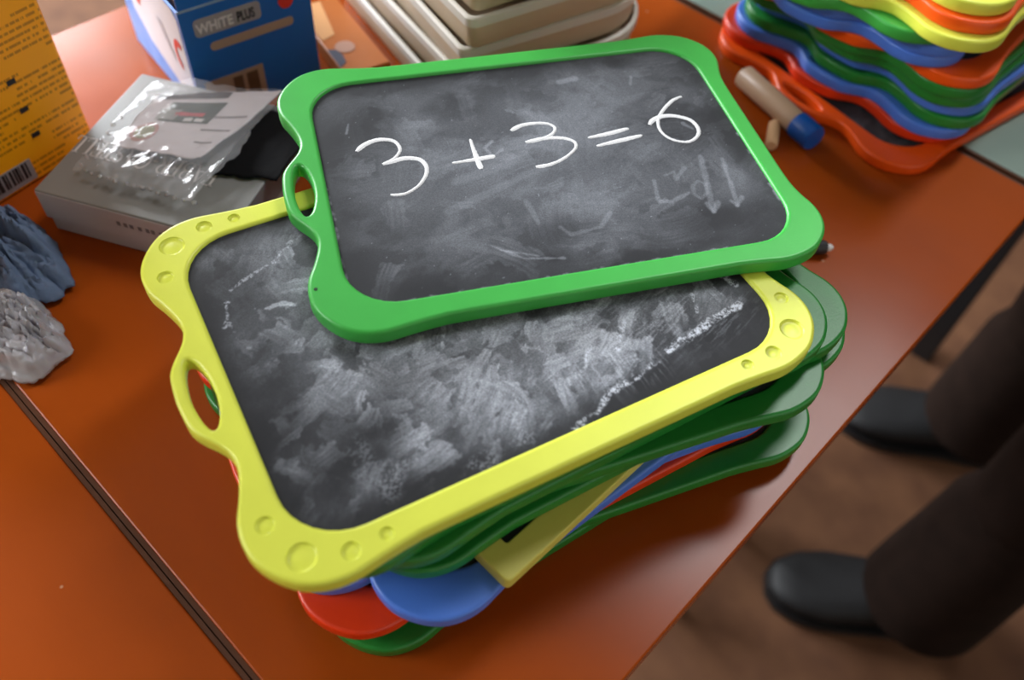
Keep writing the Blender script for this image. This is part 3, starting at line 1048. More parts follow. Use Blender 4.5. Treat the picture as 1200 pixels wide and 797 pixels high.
# ------------------------------------------------------------------ crumpled sheets
def bilinear_sheet(corners, nu, nv, zf, thick=0.0, seed=0, edge_jit=0.0):
    A, B, C_, D = (np.array(c, float) for c in corners)      # A(0,0) B(1,0) C(1,1) D(0,1)
    u, v = np.meshgrid(np.linspace(0, 1, nu), np.linspace(0, 1, nv))
    P = (A[None, None] * ((1 - u) * (1 - v))[..., None] + B * (u * (1 - v))[..., None] + C_ * (u * v)[..., None] + D * ((1 - u) * v)[..., None])
    if edge_jit:
        e = (fbm(u * 6 + 3, v * 6 + 1, seed + 500, 4) - .5) * edge_jit
        m = np.maximum(np.abs(u - .5), np.abs(v - .5)) * 2
        cdir = P - P.mean((0, 1))
        cdir /= np.linalg.norm(cdir, axis=-1, keepdims=True) + 1e-9
        P[..., :2] += (cdir * (e * m ** 3)[..., None])[..., :2]
    P[..., 2] += zf(u, v)
    idx = np.arange(nu * nv).reshape(nv, nu)
    F = np.stack([idx[:-1, :-1], idx[:-1, 1:], idx[1:, 1:], idx[1:, :-1]], -1).reshape(-1, 4)
    me = mesh_from(P.reshape(-1, 3), [tuple(int(i) for i in f) for f in F], 'sheet', 80)
    return me, P


def thicken(o, t):
    md = o.modifiers.new('thickness', 'SOLIDIFY')
    md.thickness = t
    md.offset = 1


def ridge(u, v, seed, s):
    return 1 - np.abs(fbm(u * s, v * s, seed, 4) - .5) * 2


PAPER = mat('printed_insert_paper', srgb(220, 212, 215), 0.5, noise=0.05, nscale=50)
LZ = T + 0.0345
pouch = thing('insert_bag', 'clear crumpled plastic bag with a printed paper insert on the grey box', 'bag', (-0.24, 0.0, LZ), 0)
OFS = np.array([-0.24, 0.0, LZ])


def sheet_obj(name, corners, nu, nv, zf, m, parent, t=0.0, jit=0.0, seed=0):
    me, P = bilinear_sheet([np.array(c) - OFS for c in corners], nu, nv, zf, seed=seed, edge_jit=jit)
    o = link(name, me, parent, m=m)
    if t:
        thicken(o, t)
    return o, P


pz = LZ + 0.0035
zpap = lambda u, v: 0.004 + 0.006 * v ** 2 * u + 0.0022 * (ridge(u + 3, v + 2, 601, 2.2) - .6) + 0.006 * u ** 3 * (1 - v) * 0.6
pc = [(-0.274, -0.046, LZ), (-0.2235, -0.0195, LZ), (-0.2320, 0.058, LZ), (-0.3010, 0.0035, LZ)]
pc = [(-0.272, -0.047, LZ), (-0.2225, -0.016, LZ), (-0.241, 0.058, LZ), (-0.297, 0.0, LZ)]
po, PP = sheet_obj('paper_insert', pc, 40, 40, zpap, PAPER, pouch, 0.0003, jit=0.004, seed=610)


def on_sheet(zoff, u0, u1, v0, v1, name, m, P=PP, n=8, parent=None, shape=None):
    """flat print following the paper: a patch of the sheet lifted a hair"""
    nv, nu = P.shape[:2]
    us, vs = np.linspace(u0, u1, n), np.linspace(v0, v1, n)
    V, F = [], []
    def smp(u, v):
        x, y = np.clip(u, 0, .999) * (nu - 1), np.clip(v, 0, .999) * (nv - 1)
        i, j = int(x), int(y)
        fx, fy = x - i, y - j
        return P[j, i] * (1 - fx) * (1 - fy) + P[j, i + 1] * fx * (1 - fy) + P[j + 1, i] * (1 - fx) * fy + P[j + 1, i + 1] * fx * fy
    if shape == 'disc':
        cu, cv, ru, rv = (u0 + u1) / 2, (v0 + v1) / 2, (u1 - u0) / 2, (v1 - v0) / 2
        V.append(smp(cu, cv))
        for k in range(24):
            V.append(smp(cu + ru * math.cos(k / 24 * 6.2832), cv + rv * math.sin(k / 24 * 6.2832)))
        F = [(0, 1 + k, 1 + (k + 1) % 24) for k in range(24)]
    else:
        for v in vs:
            for u in us:
                V.append(smp(u, v))
        for j in range(n - 1):
            for i in range(n - 1):
                F.append((j * n + i, j * n + i + 1, (j + 1) * n + i + 1, (j + 1) * n + i))
    V = [(p[0], p[1], p[2] + zoff) for p in V]
    return link(name, mesh_from(V, F, name, 80), parent if parent else po, m=m)


on_sheet(0.0006, 0.06, 0.30, 0.12, 0.46, 'round_sticker', mat('pink_ring', srgb(196, 148, 140), 0.5), shape='disc')
on_sheet(0.0009, 0.10, 0.27, 0.17, 0.41, 'sticker_centre', mat('pale_green_print', srgb(158, 158, 122), 0.5), shape='disc')
on_sheet(0.0006, 0.20, 0.66, 0.50, 0.83, 'printed_picture', mat('dark_green_print', srgb(66, 74, 60), 0.45, noise=0.3, nscale=120))
on_sheet(0.0009, 0.16, 0.34, 0.52, 0.70, 'picture_pale_corner', mat('grey_print_patch', srgb(150, 148, 142), 0.5))
on_sheet(0.0009, 0.30, 0.56, 0.60, 0.66, 'picture_red_bar', mat('red_print', srgb(196, 60, 64), 0.5))
on_sheet(0.0009, 0.42, 0.50, 0.52, 0.57, 'picture_light_mark', WHITE)
on_sheet(0.0009, 0.52, 0.60, 0.52, 0.57, 'picture_light_mark', WHITE)
on_sheet(0.0006, 0.02, 0.62, 0.90, 0.99, 'dark_heading', mat('dark_print', srgb(70, 58, 60), 0.5))
for k, (u0, u1, v) in enumerate(((0.62, 0.95, .60), (0.66, 0.94, .40), (0.72, 0.9, .22))):
    on_sheet(0.0006, u0, u1, v, v + 0.02, 'printed_line', mat('grey_line', srgb(128, 120, 120), 0.5))


def clear_plastic(name, tint=(1, 1, 1, 1), gloss=0.10, haze=0.10, bump=0.8, scale=55, blend=0.32):
    m = bpy.data.materials.new(name)
    m.use_nodes = True
    nt = m.node_tree
    nt.nodes.clear()
    out = N(nt, 'ShaderNodeOutputMaterial')
    tr = N(nt, 'ShaderNodeBsdfTransparent'); tr.inputs[0].default_value = tint
    gl = N(nt, 'ShaderNodeBsdfGlossy'); gl.inputs['Roughness'].default_value = gloss
    df = N(nt, 'ShaderNodeBsdfDiffuse'); df.inputs[0].default_value = (0.8, 0.8, 0.82, 1)
    fz = N(nt, 'ShaderNodeLayerWeight'); fz.inputs[0].default_value = blend
    tc = N(nt, 'ShaderNodeTexCoord')
    no = N(nt, 'ShaderNodeTexNoise'); no.inputs['Scale'].default_value = scale; no.inputs['Detail'].default_value = 5
    nt.links.new(tc.outputs['Object'], no.inputs['Vector'])
    bp = N(nt, 'ShaderNodeBump'); bp.inputs['Strength'].default_value = bump; bp.inputs['Distance'].default_value = 0.004
    nt.links.new(no.outputs['Fac'], bp.inputs['Height'])
    nt.links.new(bp.outputs[0], gl.inputs['Normal']); nt.links.new(bp.outputs[0], fz.inputs['Normal'])
    m1 = N(nt, 'ShaderNodeMixShader'); m1.inputs[0].default_value = haze
    nt.links.new(tr.outputs[0], m1.inputs[1]); nt.links.new(df.outputs[0], m1.inputs[2])
    m2 = N(nt, 'ShaderNodeMixShader')
    nt.links.new(fz.outputs['Fresnel'], m2.inputs[0]); nt.links.new(m1.outputs[0], m2.inputs[1]); nt.links.new(gl.outputs[0], m2.inputs[2])
    nt.links.new(m2.outputs[0], out.inputs[0])
    return m


CLEAR = clear_plastic('clear_bag_plastic', haze=0.12, bump=0.3, scale=40, blend=0.15)
zbag = lambda u, v: 0.0055 + 0.002 * np.sin(math.pi * np.clip(u, 0, 1)) * np.sin(math.pi * np.clip(v, 0, 1)) ** .5 + (0.0005 + 0.0065 * np.clip(0.45 - v, 0, 1) / 0.45) * (ridge(u + 1, v + 5, 651, 3.6) - .62) + 0.006 * v ** 2 * u + 0.003 * u ** 3 * (1 - v)
bagc = [(-0.266, -0.073, LZ), (-0.196, -0.040, LZ), (-0.238, 0.062, LZ), (-0.312, 0.005, LZ)]
sheet_obj('bag_film', bagc, 70, 70, zbag, CLEAR, pouch, 0.0, jit=0.014, seed=660)
# heat-sealed rim of the bag: a string of welded blisters
WELD = clear_plastic('bag_weld', (1, 1, 1, 1), 0.06, 0.28, 0.4, 200)
bm = bmesh.new()
rr = random.Random(12)
for k in range(26):
    s = k / 25
    p = Vector(bagc[3]).lerp(Vector(bagc[0]), min(1, s * 2.2)) if s < .45 else Vector(bagc[0]).lerp(Vector(bagc[1]), (s - .45) / .55)
    if s < .2:
        continue
    mt = Matrix.Translation((p.x - OFS[0] + rr.uniform(-.001, .001), p.y - OFS[1] + rr.uniform(-.001, .001), 0.0052)) @ Matrix.Diagonal((rr.uniform(.0012, .0030), rr.uniform(.0010, .002), .0012, 1))
    bmesh.ops.create_icosphere(bm, subdivisions=1, radius=1.0, matrix=mt)
link('weld_rim', bm_mesh(bm, 'weld', 60), pouch, m=WELD)['kind'] = 'stuff'

# added black sheet for the dark shadow under the paper's lifted right end
SHADOW_BLACK = mat('shadow_black', (0.006, 0.006, 0.007, 1), 0.85, 0.1, bump=0.3, bscale=400)
OFS2 = np.array([-0.20, 0.02, LZ])
shadow_corners = [(-0.2130, -0.0150, LZ), (-0.1830, 0.0090, LZ), (-0.2080, 0.0620, LZ), (-0.2400, 0.0450, LZ)]
me, _ = bilinear_sheet([np.array(c) - OFS2 for c in shadow_corners], 30, 30, lambda u, v: 0.0004 + 0.0026 * np.sin(math.pi * np.clip(v, 0.0, 1)) ** .6 + 0.0006 * ridge(u, v, 671, 3), seed=672, edge_jit=0.005)
so = link('shadow_sheet', me, None, tuple(OFS2), m=SHADOW_BLACK)
tag(so, 'added black sheet for the shadow under the paper insert on the grey box', 'pouch')
thicken(so, 0.0006)

# ------------------------------------------------------------------ blue box with an open top
BLUE_CARD = mat('blue_card', srgb(10, 100, 182), 0.4, 0.5, noise=0.12, nscale=20)
BLUE_L = mat('light_blue_card', srgb(96, 150, 232), 0.45, noise=0.15, nscale=40, col2=srgb(130, 170, 240))
WHITE_C = mat('white_card', srgb(218, 226, 240), 0.5, noise=0.05, nscale=30)
RED_P = mat('red_print_ink', srgb(214, 50, 36), 0.45)
BROWN_L = mat('barcode_ground', srgb(168, 138, 118), 0.5)
bb = thing('blue_carton', 'open blue carton with a white side and a lettered front, behind the grey box', 'box', (-0.2992, 0.0286, T), math.atan2(-0.15, 0.9887))
# local: front face x=0 running along +y, box goes back to -x
BW, BH, BD, tk = 0.092, 0.0845, 0.118, 0.0012
box('front_panel', (-tk, 0, 0, BW, 0.0004, BH), bb, BLUE_CARD)
sidep = box('side_panel', (-BD, -tk, 0.0, tk, 0.0004, BH), bb, BLUE_L)
box('far_side_panel', (-BD, -tk, BW - tk, BW, 0.0004, BH), bb, BLUE_L)
box('back_panel', (-BD, -BD + tk, tk, BW - tk, 0.0004, BH), bb, BLUE_CARD)
box('bottom_panel', (-BD + tk, -tk, tk, BW - tk, 0.0004, 0.0016), bb, WHITE_C)
fp = box('open_flap', (-tk, -0.0001, 0.001, BW - 0.001, BH + 0.0008, BH + 0.050), bb, BLUE_CARD)
box('fold_line', (-0.0008, 0.0003, 0.0, BW, BH - 0.0004, BH + 0.0012), bb, mat('worn_fold', srgb(128, 150, 176), 0.5))
# white field and red mark on the left side (local y < 0 is outside)
V = [(-0.004, -0.0003, 0.078), (-0.004, -0.0003, 0.020), (-0.030, -0.0003, 0.012), (-0.075, -0.0003, 0.024), (-0.096, -0.0003, 0.040), (-0.103, -0.0003, 0.0835), (-0.010, -0.0003, 0.0835)]
link('white_field', mesh_from(V, [tuple(range(7))], 'field'), sidep, m=WHITE_C)
ring = arc(-0.013, 0.046, 0.010, 0.013, 60, 250, 14)
ri = [(x * 0.6 - 0.0055, (y - 0.046) * 0.55 + 0.046) for x, y in ring]
V = [(x, -0.0006, z) for x, z in ring] + [(x, -0.0006, z) for x, z in ri]
n_ = len(ring)
link('red_mark', mesh_from(V, [(i, i + 1, n_ + i + 1, n_ + i) for i in range(n_ - 1)], 'mark'), sidep, m=RED_P)
V = [(-0.078, -0.0006, 0.050), (-0.072, -0.0006, 0.060), (-0.086, -0.0006, 0.066), (-0.090, -0.0006, 0.056)]
link('red_mark', mesh_from(V, [(0, 1, 2, 3)], 'mark'), sidep, m=RED_P)
V = [(-0.034, -0.0006, 0.040), (-0.026, -0.0006, 0.034), (-0.038, -0.0006, 0.060), (-0.046, -0.0006, 0.060)]
link('grey_figure', mesh_from(V, [(0, 1, 2, 3)], 'mark'), sidep, m=mat('pale_grey_print', srgb(176, 182, 196), 0.5))


def text_obj(name, s, size, m, parent, y, z, x=0.0006, ext=0.00012, off=0.0, sx=1.0):
    cu = bpy.data.curves.new(name, 'FONT')
    cu.body = s
    cu.size = size
    cu.extrude = ext
    cu.offset = off
    tmp = bpy.data.objects.new('tmp', cu)
    COL.objects.link(tmp)
    dg = bpy.context.evaluated_depsgraph_get()
    me = bpy.data.meshes.new_from_object(tmp.evaluated_get(dg))
    bpy.data.objects.remove(tmp)
    for v in me.vertices:
        a, b, c = v.co
        v.co = (x + c, y + a * sx, z + b)
    me.materials.clear()
    return link(name, me, parent, m=m)


fr = [o for o in bb.children if o.name.startswith('front_panel')][0]
PALE = mat('pale_outline_print', srgb(150, 142, 144), 0.5)
# lettering on its pale outline
V, F = plate(rrect(0.0235, 0.0064, 0.003, 4), [], 0.0003, 0.0001, 0.00005)
V = [(v[2] + 0.0001, v[0] + 0.0315, v[1] + 0.0705) for v in V]
link('title_ground', mesh_from(V, F, 'ground'), fr, m=PALE)
text_obj('title_letters', 'WHiTE', 0.0098, mat('title_pink_grey', srgb(214, 204, 204), 0.5), fr, 0.0095, 0.0668, x=0.0007, off=0.0002, sx=0.84)
text_obj('title_letters', 'PLUS', 0.0098, INK, fr, 0.0376, 0.0668, x=0.0007, off=0.0002, sx=0.60)
V, F = plate(rrect(0.0305, 0.0032, 0.0028, 4), [], 0.0003, 0.0001, 0.00005)
V = [(v[2] + 0.0001, v[0] + 0.0465, v[1] + 0.0550) for v in V]
link('pale_strip', mesh_from(V, F, 'strip'), fr, m=BROWN_L)
vs, fs = lathe([(0.0055, 0), (0.0055, 0.0003)], 24, 'x')
link('red_dot', mesh_from([(a + 0.0002, b + 0.0735, c + 0.0705) for a, b, c in vs], fs, 'dot'), fr, m=RED_P)
bl = box('barcode_label', (0.0001, 0.0004, 0.006, 0.049, 0.003, 0.0305), fr, BROWN_L)
bm = bmesh.new()
box_bm(bm, 0.0004, 0.0006, 0.026, 0.033, 0.004, 0.0275)
box_bm(bm, 0.0004, 0.0006, 0.036, 0.0445, 0.004, 0.0275)
link('printed_block', bm_mesh(bm, 'block'), fr, m=mat('brown_print', srgb(92, 66, 46), 0.5))
box('grey_foot_block', (-0.10, -0.03, 0.02, 0.07, 0.0018, 0.05), bb, mat('brown_inner_pack', srgb(120, 80, 50), 0.6), bev=0.002)

# ------------------------------------------------------------------ orange picture packet behind the blue carton
pk = thing('picture_packet', 'flat orange packet with a printed face, between the blue carton and the tray stack', 'packet', (-0.3065, 0.1555, T), math.radians(-14.7))
pkb = box('sleeve', (-0.048, 0.050, -0.018, 0.018, 0.0004, 0.013), pk, mat('orange_card', srgb(196, 104, 12), 0.42, noise=0.15, nscale=20), bev=0.001)
vs, fs = lathe([(0.0075, 0), (0.0075, 0.0003)], 24)
link('printed_face', mesh_from([(a + 0.018, b - 0.004, c + 0.0131) for a, b, c in vs], fs, 'face'), pk, m=mat('pink_print', srgb(190, 142, 120), 0.5))
V = [(0.016, -0.0175, 0.0133), (0.040, -0.0175, 0.0133), (0.036, -0.011, 0.0133), (0.026, -0.0095, 0.0133), (0.018, -0.012, 0.0133)]
link('printed_coat', mesh_from(V, [tuple(range(5))], 'coat'), pk, m=mat('navy_print', srgb(60, 62, 86), 0.5))
V = [(-0.046, -0.016, 0.0133), (0.004, -0.016, 0.0133), (0.0, -0.004, 0.0133), (-0.046, 0.004, 0.0133)]
link('pale_band', mesh_from(V, [tuple(range(4))], 'band'), pk, m=mat('pale_orange_print', srgb(224, 160, 96), 0.5))

# ------------------------------------------------------------------ stack of white trays
def tray_material(name, col):
    m, nt, b = new_mat(name)
    b.inputs['Base Color'].default_value = col
    b.inputs['Roughness'].default_value = 0.38
    tl = N(nt, 'ShaderNodeBsdfTranslucent'); tl.inputs[0].default_value = (0.85, 0.78, 0.66, 1)
    mx = N(nt, 'ShaderNodeMixShader'); mx.inputs[0].default_value = 0.22
    out = nt.nodes['Material Output']
    nt.links.new(b.outputs[0], mx.inputs[1]); nt.links.new(tl.outputs[0], mx.inputs[2]); nt.links.new(mx.outputs[0], out.inputs[0])
    return m


TRAY_M = tray_material('cream_tray_plastic', srgb(216, 194, 164))
TRAY_LIP_M = tray_material('white_tray_plastic', srgb(230, 224, 214))


def tray_meshes():
    hx, hy = 0.105, 0.085
    def loft(rings, close_bottom=True, close_top=True):
        V, F = [], []
        n = len(rings[0][0])
        for L, z in rings:
            V += [(p[0], p[1], z) for p in L]
        for r_ in range(len(rings) - 1):
            for k in range(n):
                k2 = (k + 1) % n
                F.append((r_ * n + k, r_ * n + k2, (r_ + 1) * n + k2, (r_ + 1) * n + k))
        if close_bottom:
            F.append(tuple(range(n - 1, -1, -1)))
        if close_top:
            F.append(tuple((len(rings) - 1) * n + k for k in range(n)))
        return V, F
    def rr_(d, r_):
        # three tight corners and one wide one at the far right
        k = 8
        rs = (r_ + 0.022, 0.010 - d * 0.3, 0.007 - d * 0.3, 0.007 - d * 0.3)
        out = []
        for (sx_, sy_, a_), q in zip(((1, 1, 0), (-1, 1, 90), (-1, -1, 180), (1, -1, 270)), rs):
            for j in range(k + 1):
                an = math.radians(a_ + 90 * j / k)
                out.append((sx_ * (hx - d - q) + q * math.cos(an), sy_ * (hy - d - q) + q * math.sin(an)))
        return np.array(out)
    body = loft([(rr_(.0042, .029), 0.0), (rr_(.0034, .029), 0.0010), (rr_(.0020, .031), 0.0178), (rr_(.0040, .029), 0.0178), (rr_(.0058, .028), 0.0026)])
    lip = loft([(rr_(.0010, .032), 0.0165), (rr_(0, .033), 0.0172), (rr_(0, .033), 0.0228), (rr_(.0010, .032), 0.0236), (rr_(.0030, .030), 0.0236), (rr_(.0036, .029), 0.0180)], False, False)
    Vl, Fl = lip
    n = len(rr_(0, .033))
    Fl += [(5 * n + k, 5 * n + (k + 1) % n, (k + 1) % n, k) for k in range(n)]
    return mesh_from(*body, 'tray_body', 40), mesh_from(Vl, Fl, 'tray_lip', 40)


TB, TL_ = tray_meshes()
TB.materials.append(TRAY_M)
TL_.materials.append(TRAY_LIP_M)
tray_labels = ['white-rimmed pale tray at the bottom of the tray stack, half hidden by the green board',
               'white-rimmed pale tray second from the bottom of the tray stack',
               'white-rimmed pale tray in the middle of the tray stack behind the green board',
               'white-rimmed pale tray second from the top of the tray stack',
               'white-rimmed pale tray fifth from the bottom of the tray stack, cut by the upper edge',
               'white-rimmed pale tray topmost of the tray stack, above the upper edge of the picture']
TOFF = [(0, 0, 0), (0.002, 0.001, 1.0), (-0.001, 0.003, -1.0), (0.001, 0.002, 0.6), (-0.003, 0.004, 2.0), (0.001, 0.001, 0.0)]
a0 = math.radians(-14.3)
TC = (-0.1630 - 0.969 * 0.105 + 0.247 * 0.085, 0.1475 + 0.247 * 0.105 + 0.969 * 0.085)
for i, lab in enumerate(tray_labels):
    dx, dy, da = TOFF[i]
    tr = thing('storage_tray', lab, 'tray', (TC[0] + dx, TC[1] + dy, T + 0.0004 + i * 0.0238), a0 + math.radians(da), 'stacked white trays')
    link('tray_body', TB, tr)
    link('tray_lip', TL_, tr)

# ------------------------------------------------------------------ marker, chalk, pen
def cyl_part(name, prof, parent, m, n=28):
    vs, fs = lathe(prof, n, 'x')
    return link(name, mesh_from(vs, fs, name, 40), parent, m=m)


mk = thing('marker', 'thick cream marker with a blue cap lying beside the far stack', 'marker', (-0.0250, 0.3405, T + 0.0096), math.radians(-17))
mk.scale = (0.74, 1, 1)
cyl_part('barrel', [(0.0070, -0.060), (0.0086, -0.058), (0.0088, 0.026), (0.0080, 0.028)], mk, mat('cream_plastic', srgb(196, 164, 136), 0.45))
cyl_part('cap', [(0.0090, 0.026), (0.0095, 0.0265), (0.0095, 0.0500), (0.0088, 0.0515)], mk, mat('marker_blue', srgb(8, 84, 172), 0.35))
ck = thing('chalk_stick', 'short stub of cream chalk lying beside the marker', 'chalk', (-0.0145, 0.3175, T + 0.0046), math.radians(-62))
cyl_part('stub', [(0.0030, -0.014), (0.0042, -0.012), (0.0045, 0.012), (0.0036, 0.014)], ck, mat('cream_chalk', srgb(214, 172, 132), 0.9, 0.1), 18)
pn = thing('pen', 'black pen end with a pale tip poking out behind the green board', 'pen', (0.067, 0.2395, T + 0.0052), math.radians(43.8))
cyl_part('barrel', [(0.0040, -0.050), (0.0048, -0.049), (0.0048, 0.008), (0.0040, 0.0095)], pn, INK, 18)
cyl_part('tip', [(0.0026, 0.0095), (0.0024, 0.0125), (0.0012, 0.0140)], pn, WHITE, 14)

# ------------------------------------------------------------------ cloth and tissue bag on the left
def blob_cloth(name, label, cat, loc, rx, ry, h, m, seed, rot=0.0, fold=(3.0, 1.0), n=90, rough_edge=0.25, amp=0.5):
    """crumpled heap: a disc sheet with folded relief that comes down to the desk at its rim"""
    r_, a_ = np.meshgrid(np.linspace(0, 1, n // 2), np.linspace(0, 2 * math.pi, n, endpoint=False))
    x0, y0 = r_ * np.cos(a_), r_ * np.sin(a_)
    rim = 1 + rough_edge * (fbm(np.cos(a_) * 2.5 + 7, np.sin(a_) * 2.5 + 3, seed, 4) - .5) * 2
    x, y = x0 * rx * rim, y0 * ry * rim
    c, s = math.cos(rot), math.sin(rot)
    wx = (fbm(x0 * 2 + 5, y0 * 2 + 5, seed + 9, 3) - .5) * 1.2
    u, v = (x0 + wx) * c + (y0 + wx) * s, -(x0 + wx) * s + (y0 + wx) * c
    fld = ridge(u * fold[0] + 11, v * fold[1] + 3, seed + 3, 1.0)
    fine = ridge(u * 2 + 1, v * 2 + 8, seed + 5, 2.5)
    dome = np.clip(1 - r_ ** 3, 0, 1)
    z = 0.0012 + dome * h * ((1 - amp) + amp * np.clip(fld, 0, 1) ** 2) * (0.75 + 0.35 * fine) + 0.0025 * (1 - dome) * np.clip(fine, 0, 1)
    P = np.stack([x, y, z], -1).reshape(-1, 3)
    nr = n // 2
    F = []
    for j in range(n):
        j2 = (j + 1) % n
        for i in range(nr - 1):
            F.append((j * nr + i, j * nr + i + 1, j2 * nr + i + 1, j2 * nr + i))
    me = mesh_from(P, F, name, 75)
    bm = bmesh.new()
    bm.from_mesh(me)
    bmesh.ops.remove_doubles(bm, verts=bm.verts, dist=1e-6)
    bm.to_mesh(me)
    bm.free()
    o = link(name, me, None, loc, m=m)
    thicken(o, 0.0005)
    return tag(o, label, cat)


CLOTH = mat('slate_blue_cloth', srgb(104, 122, 150), 0.8, 0.2, noise=0.2, nscale=60, bump=0.4, bscale=500)
blob_cloth('cleaning_cloth', 'crumpled slate blue cloth lying below the amber box', 'cloth', (-0.272, -0.130, T), 0.052, 0.026, 0.030, CLOTH, 801, rot=0.35, fold=(0.9, 3.4), amp=0.65)
TISS = clear_plastic('lilac_film', (0.86, 0.86, 0.97, 1), 0.3, 0.42, 0.9, 90)
blob_cloth('plastic_wrap', 'crumpled pale lilac plastic wrap at the left end of the desk gap', 'wrap', (-0.210, -0.156, T), 0.036, 0.024, 0.024, TISS, 861, rot=0.9, fold=(2.4, 2.2), amp=0.6)

# ------------------------------------------------------------------ person standing at the desk end
TROU = mat('dark_trousers', srgb(36, 25, 20), 0.9, 0.1, noise=0.3, nscale=30)
JACK = mat('dark_jacket', srgb(44, 40, 44), 0.9, 0.1)
SKIN = mat('skin', srgb(190, 140, 112), 0.5, 0.4)
HAIR = mat('dark_hair', srgb(36, 26, 20), 0.7, 0.2)
SHOE = mat('black_leather', (0.010, 0.010, 0.011, 1), 0.55, 0.3)
FD = Vector((-0.84, -0.54, 0)).normalized()         # facing
SD = Vector((0.54, -0.84, 0)).normalized()          # the person's left
pe = thing('person', 'person in dark trousers and black shoes standing at the right end of the desk', 'person', (0.33, 0.67, FLOOR), 0)
PB = Vector((0.33, 0.67, FLOOR))


def W3(f, s, z):
    return FD * f + SD * s + Vector((0, 0, z))


A1 = Vector((0.318, 0.527, FLOOR)) - PB            # ankle of the near foot
A2 = Vector((0.245, 0.835, FLOOR)) - PB
SK = {  # joint: (position, radius)
    'pel': (W3(0, 0, 0.92), 0.135), 'wai': (W3(0, 0, 1.06), 0.125), 'che': (W3(0.02, 0, 1.28), 0.150), 'neb': (W3(0.0, 0, 1.45), 0.075), 'nek': (W3(0.02, 0, 1.52), 0.056),
    'hea': (W3(0.03, 0, 1.62), 0.088), 'top': (W3(0.02, 0, 1.70), 0.072),
    'hl': (W3(0, 0.095, 0.86), 0.098), 'kl': ((A1 + W3(0, 0.095, 0.0)) * 0.5 + Vector((0, 0, 0.48)) + FD * 0.03, 0.072), 'al': (A1 + Vector((0, 0, 0.075)), 0.052),
    'hr': (W3(0, -0.095, 0.86), 0.098), 'kr': ((A2 + W3(0, -0.095, 0.0)) * 0.5 + Vector((0, 0, 0.48)) + FD * 0.03, 0.072), 'ar': (A2 + Vector((0, 0, 0.075)), 0.052),
    'sl': (W3(0, 0.19, 1.40), 0.066), 'el': (W3(-0.06, 0.25, 1.12), 0.048), 'wl': (W3(-0.06, 0.23, 0.89), 0.034),
    'sr': (W3(0, -0.19, 1.40), 0.066), 'er': (W3(-0.06, -0.25, 1.12), 0.048), 'wr': (W3(-0.06, -0.23, 0.89), 0.034),
}
ED = [('pel', 'wai'), ('wai', 'che'), ('che', 'neb'), ('neb', 'nek'), ('nek', 'hea'), ('hea', 'top'), ('pel', 'hl'), ('hl', 'kl'), ('kl', 'al'), ('pel', 'hr'), ('hr', 'kr'), ('kr', 'ar'),
      ('che', 'sl'), ('sl', 'el'), ('el', 'wl'), ('che', 'sr'), ('sr', 'er'), ('er', 'wr')]

# hands: palm, four unequal bent fingers and a thumb leaving the side of the palm
for sd_, k in ((1, 'l'), (-1, 'r')):
    wx_, wy_, wz_ = -0.06, sd_ * 0.23, 0.89
    SK['p' + k] = (W3(wx_ + 0.012, wy_, wz_ - 0.055), 0.026)
    ED.append(('w' + k, 'p' + k))
    for i, (off, ln) in enumerate(((0.030, 0.070), (0.010, 0.080), (-0.011, 0.074), (-0.031, 0.058))):
        a_, b_, c_ = 'f%d%s1' % (i, k), 'f%d%s2' % (i, k), 'f%d%s3' % (i, k)
        SK[a_] = (W3(wx_ + 0.016 + off, wy_, wz_ - 0.098), 0.0098)
        SK[b_] = (W3(wx_ + 0.020 + off, wy_ - sd_ * 0.006, wz_ - 0.098 - ln * 0.55), 0.0088)
        SK[c_] = (W3(wx_ + 0.018 + off * 0.9, wy_ - sd_ * 0.024, wz_ - 0.098 - ln * 0.95), 0.0076)
        ED += [('p' + k, a_), (a_, b_), (b_, c_)]
    SK['t%s1' % k] = (W3(wx_ + 0.048, wy_ - sd_ * 0.012, wz_ - 0.060), 0.0110)
    SK['t%s2' % k] = (W3(wx_ + 0.058, wy_ - sd_ * 0.020, wz_ - 0.098), 0.0090)
    ED += [('p' + k, 't%s1' % k), ('t%s1' % k, 't%s2' % k)]


def skin_mesh(sk, ed, root, sub=2):
    names = list(sk)
    me = bpy.data.meshes.new('skel')
    me.from_pydata([tuple(sk[k][0]) for k in names], [(names.index(a), names.index(b)) for a, b in ed], [])
    o = bpy.data.objects.new('skel', me)
    COL.objects.link(o)
    o.modifiers.new('skin', 'SKIN')
    for i, k in enumerate(names):
        me.skin_vertices[0].data[i].radius = (sk[k][1], sk[k][1])
        me.skin_vertices[0].data[i].use_root = (k == root)
    sb = o.modifiers.new('sub', 'SUBSURF')
    sb.levels = sub
    sb.render_levels = sub
    dg = bpy.context.evaluated_depsgraph_get()
    dg.update()
    out = bpy.data.meshes.new_from_object(o.evaluated_get(dg))
    bpy.data.objects.remove(o)
    for p in out.polygons:
        p.use_smooth = True
    return out


bmesh_body = skin_mesh(SK, ED, 'pel')
bm = bmesh.new()
bm.from_mesh(bmesh_body)
for zc in (0.90, 0.985, 1.49):                       # clean hems and collar
    bmesh.ops.bisect_plane(bm, geom=bm.verts[:] + bm.edges[:] + bm.faces[:], plane_co=(0, 0, zc), plane_no=(0, 0, 1))
bm.to_mesh(bmesh_body)
bm.free()
bmesh_body.materials.clear()
for m in (TROU, JACK, SKIN):
    bmesh_body.materials.append(m)
for p in bmesh_body.polygons:
    z = p.center.z
    lat = abs(p.center.dot(SD))
    p.material_index = 2 if z > 1.49 or (lat > 0.175 and z < 0.90) else (1 if z > 0.985 or (lat > 0.175 and z > 0.90) else 0)
link('body', bmesh_body, pe)
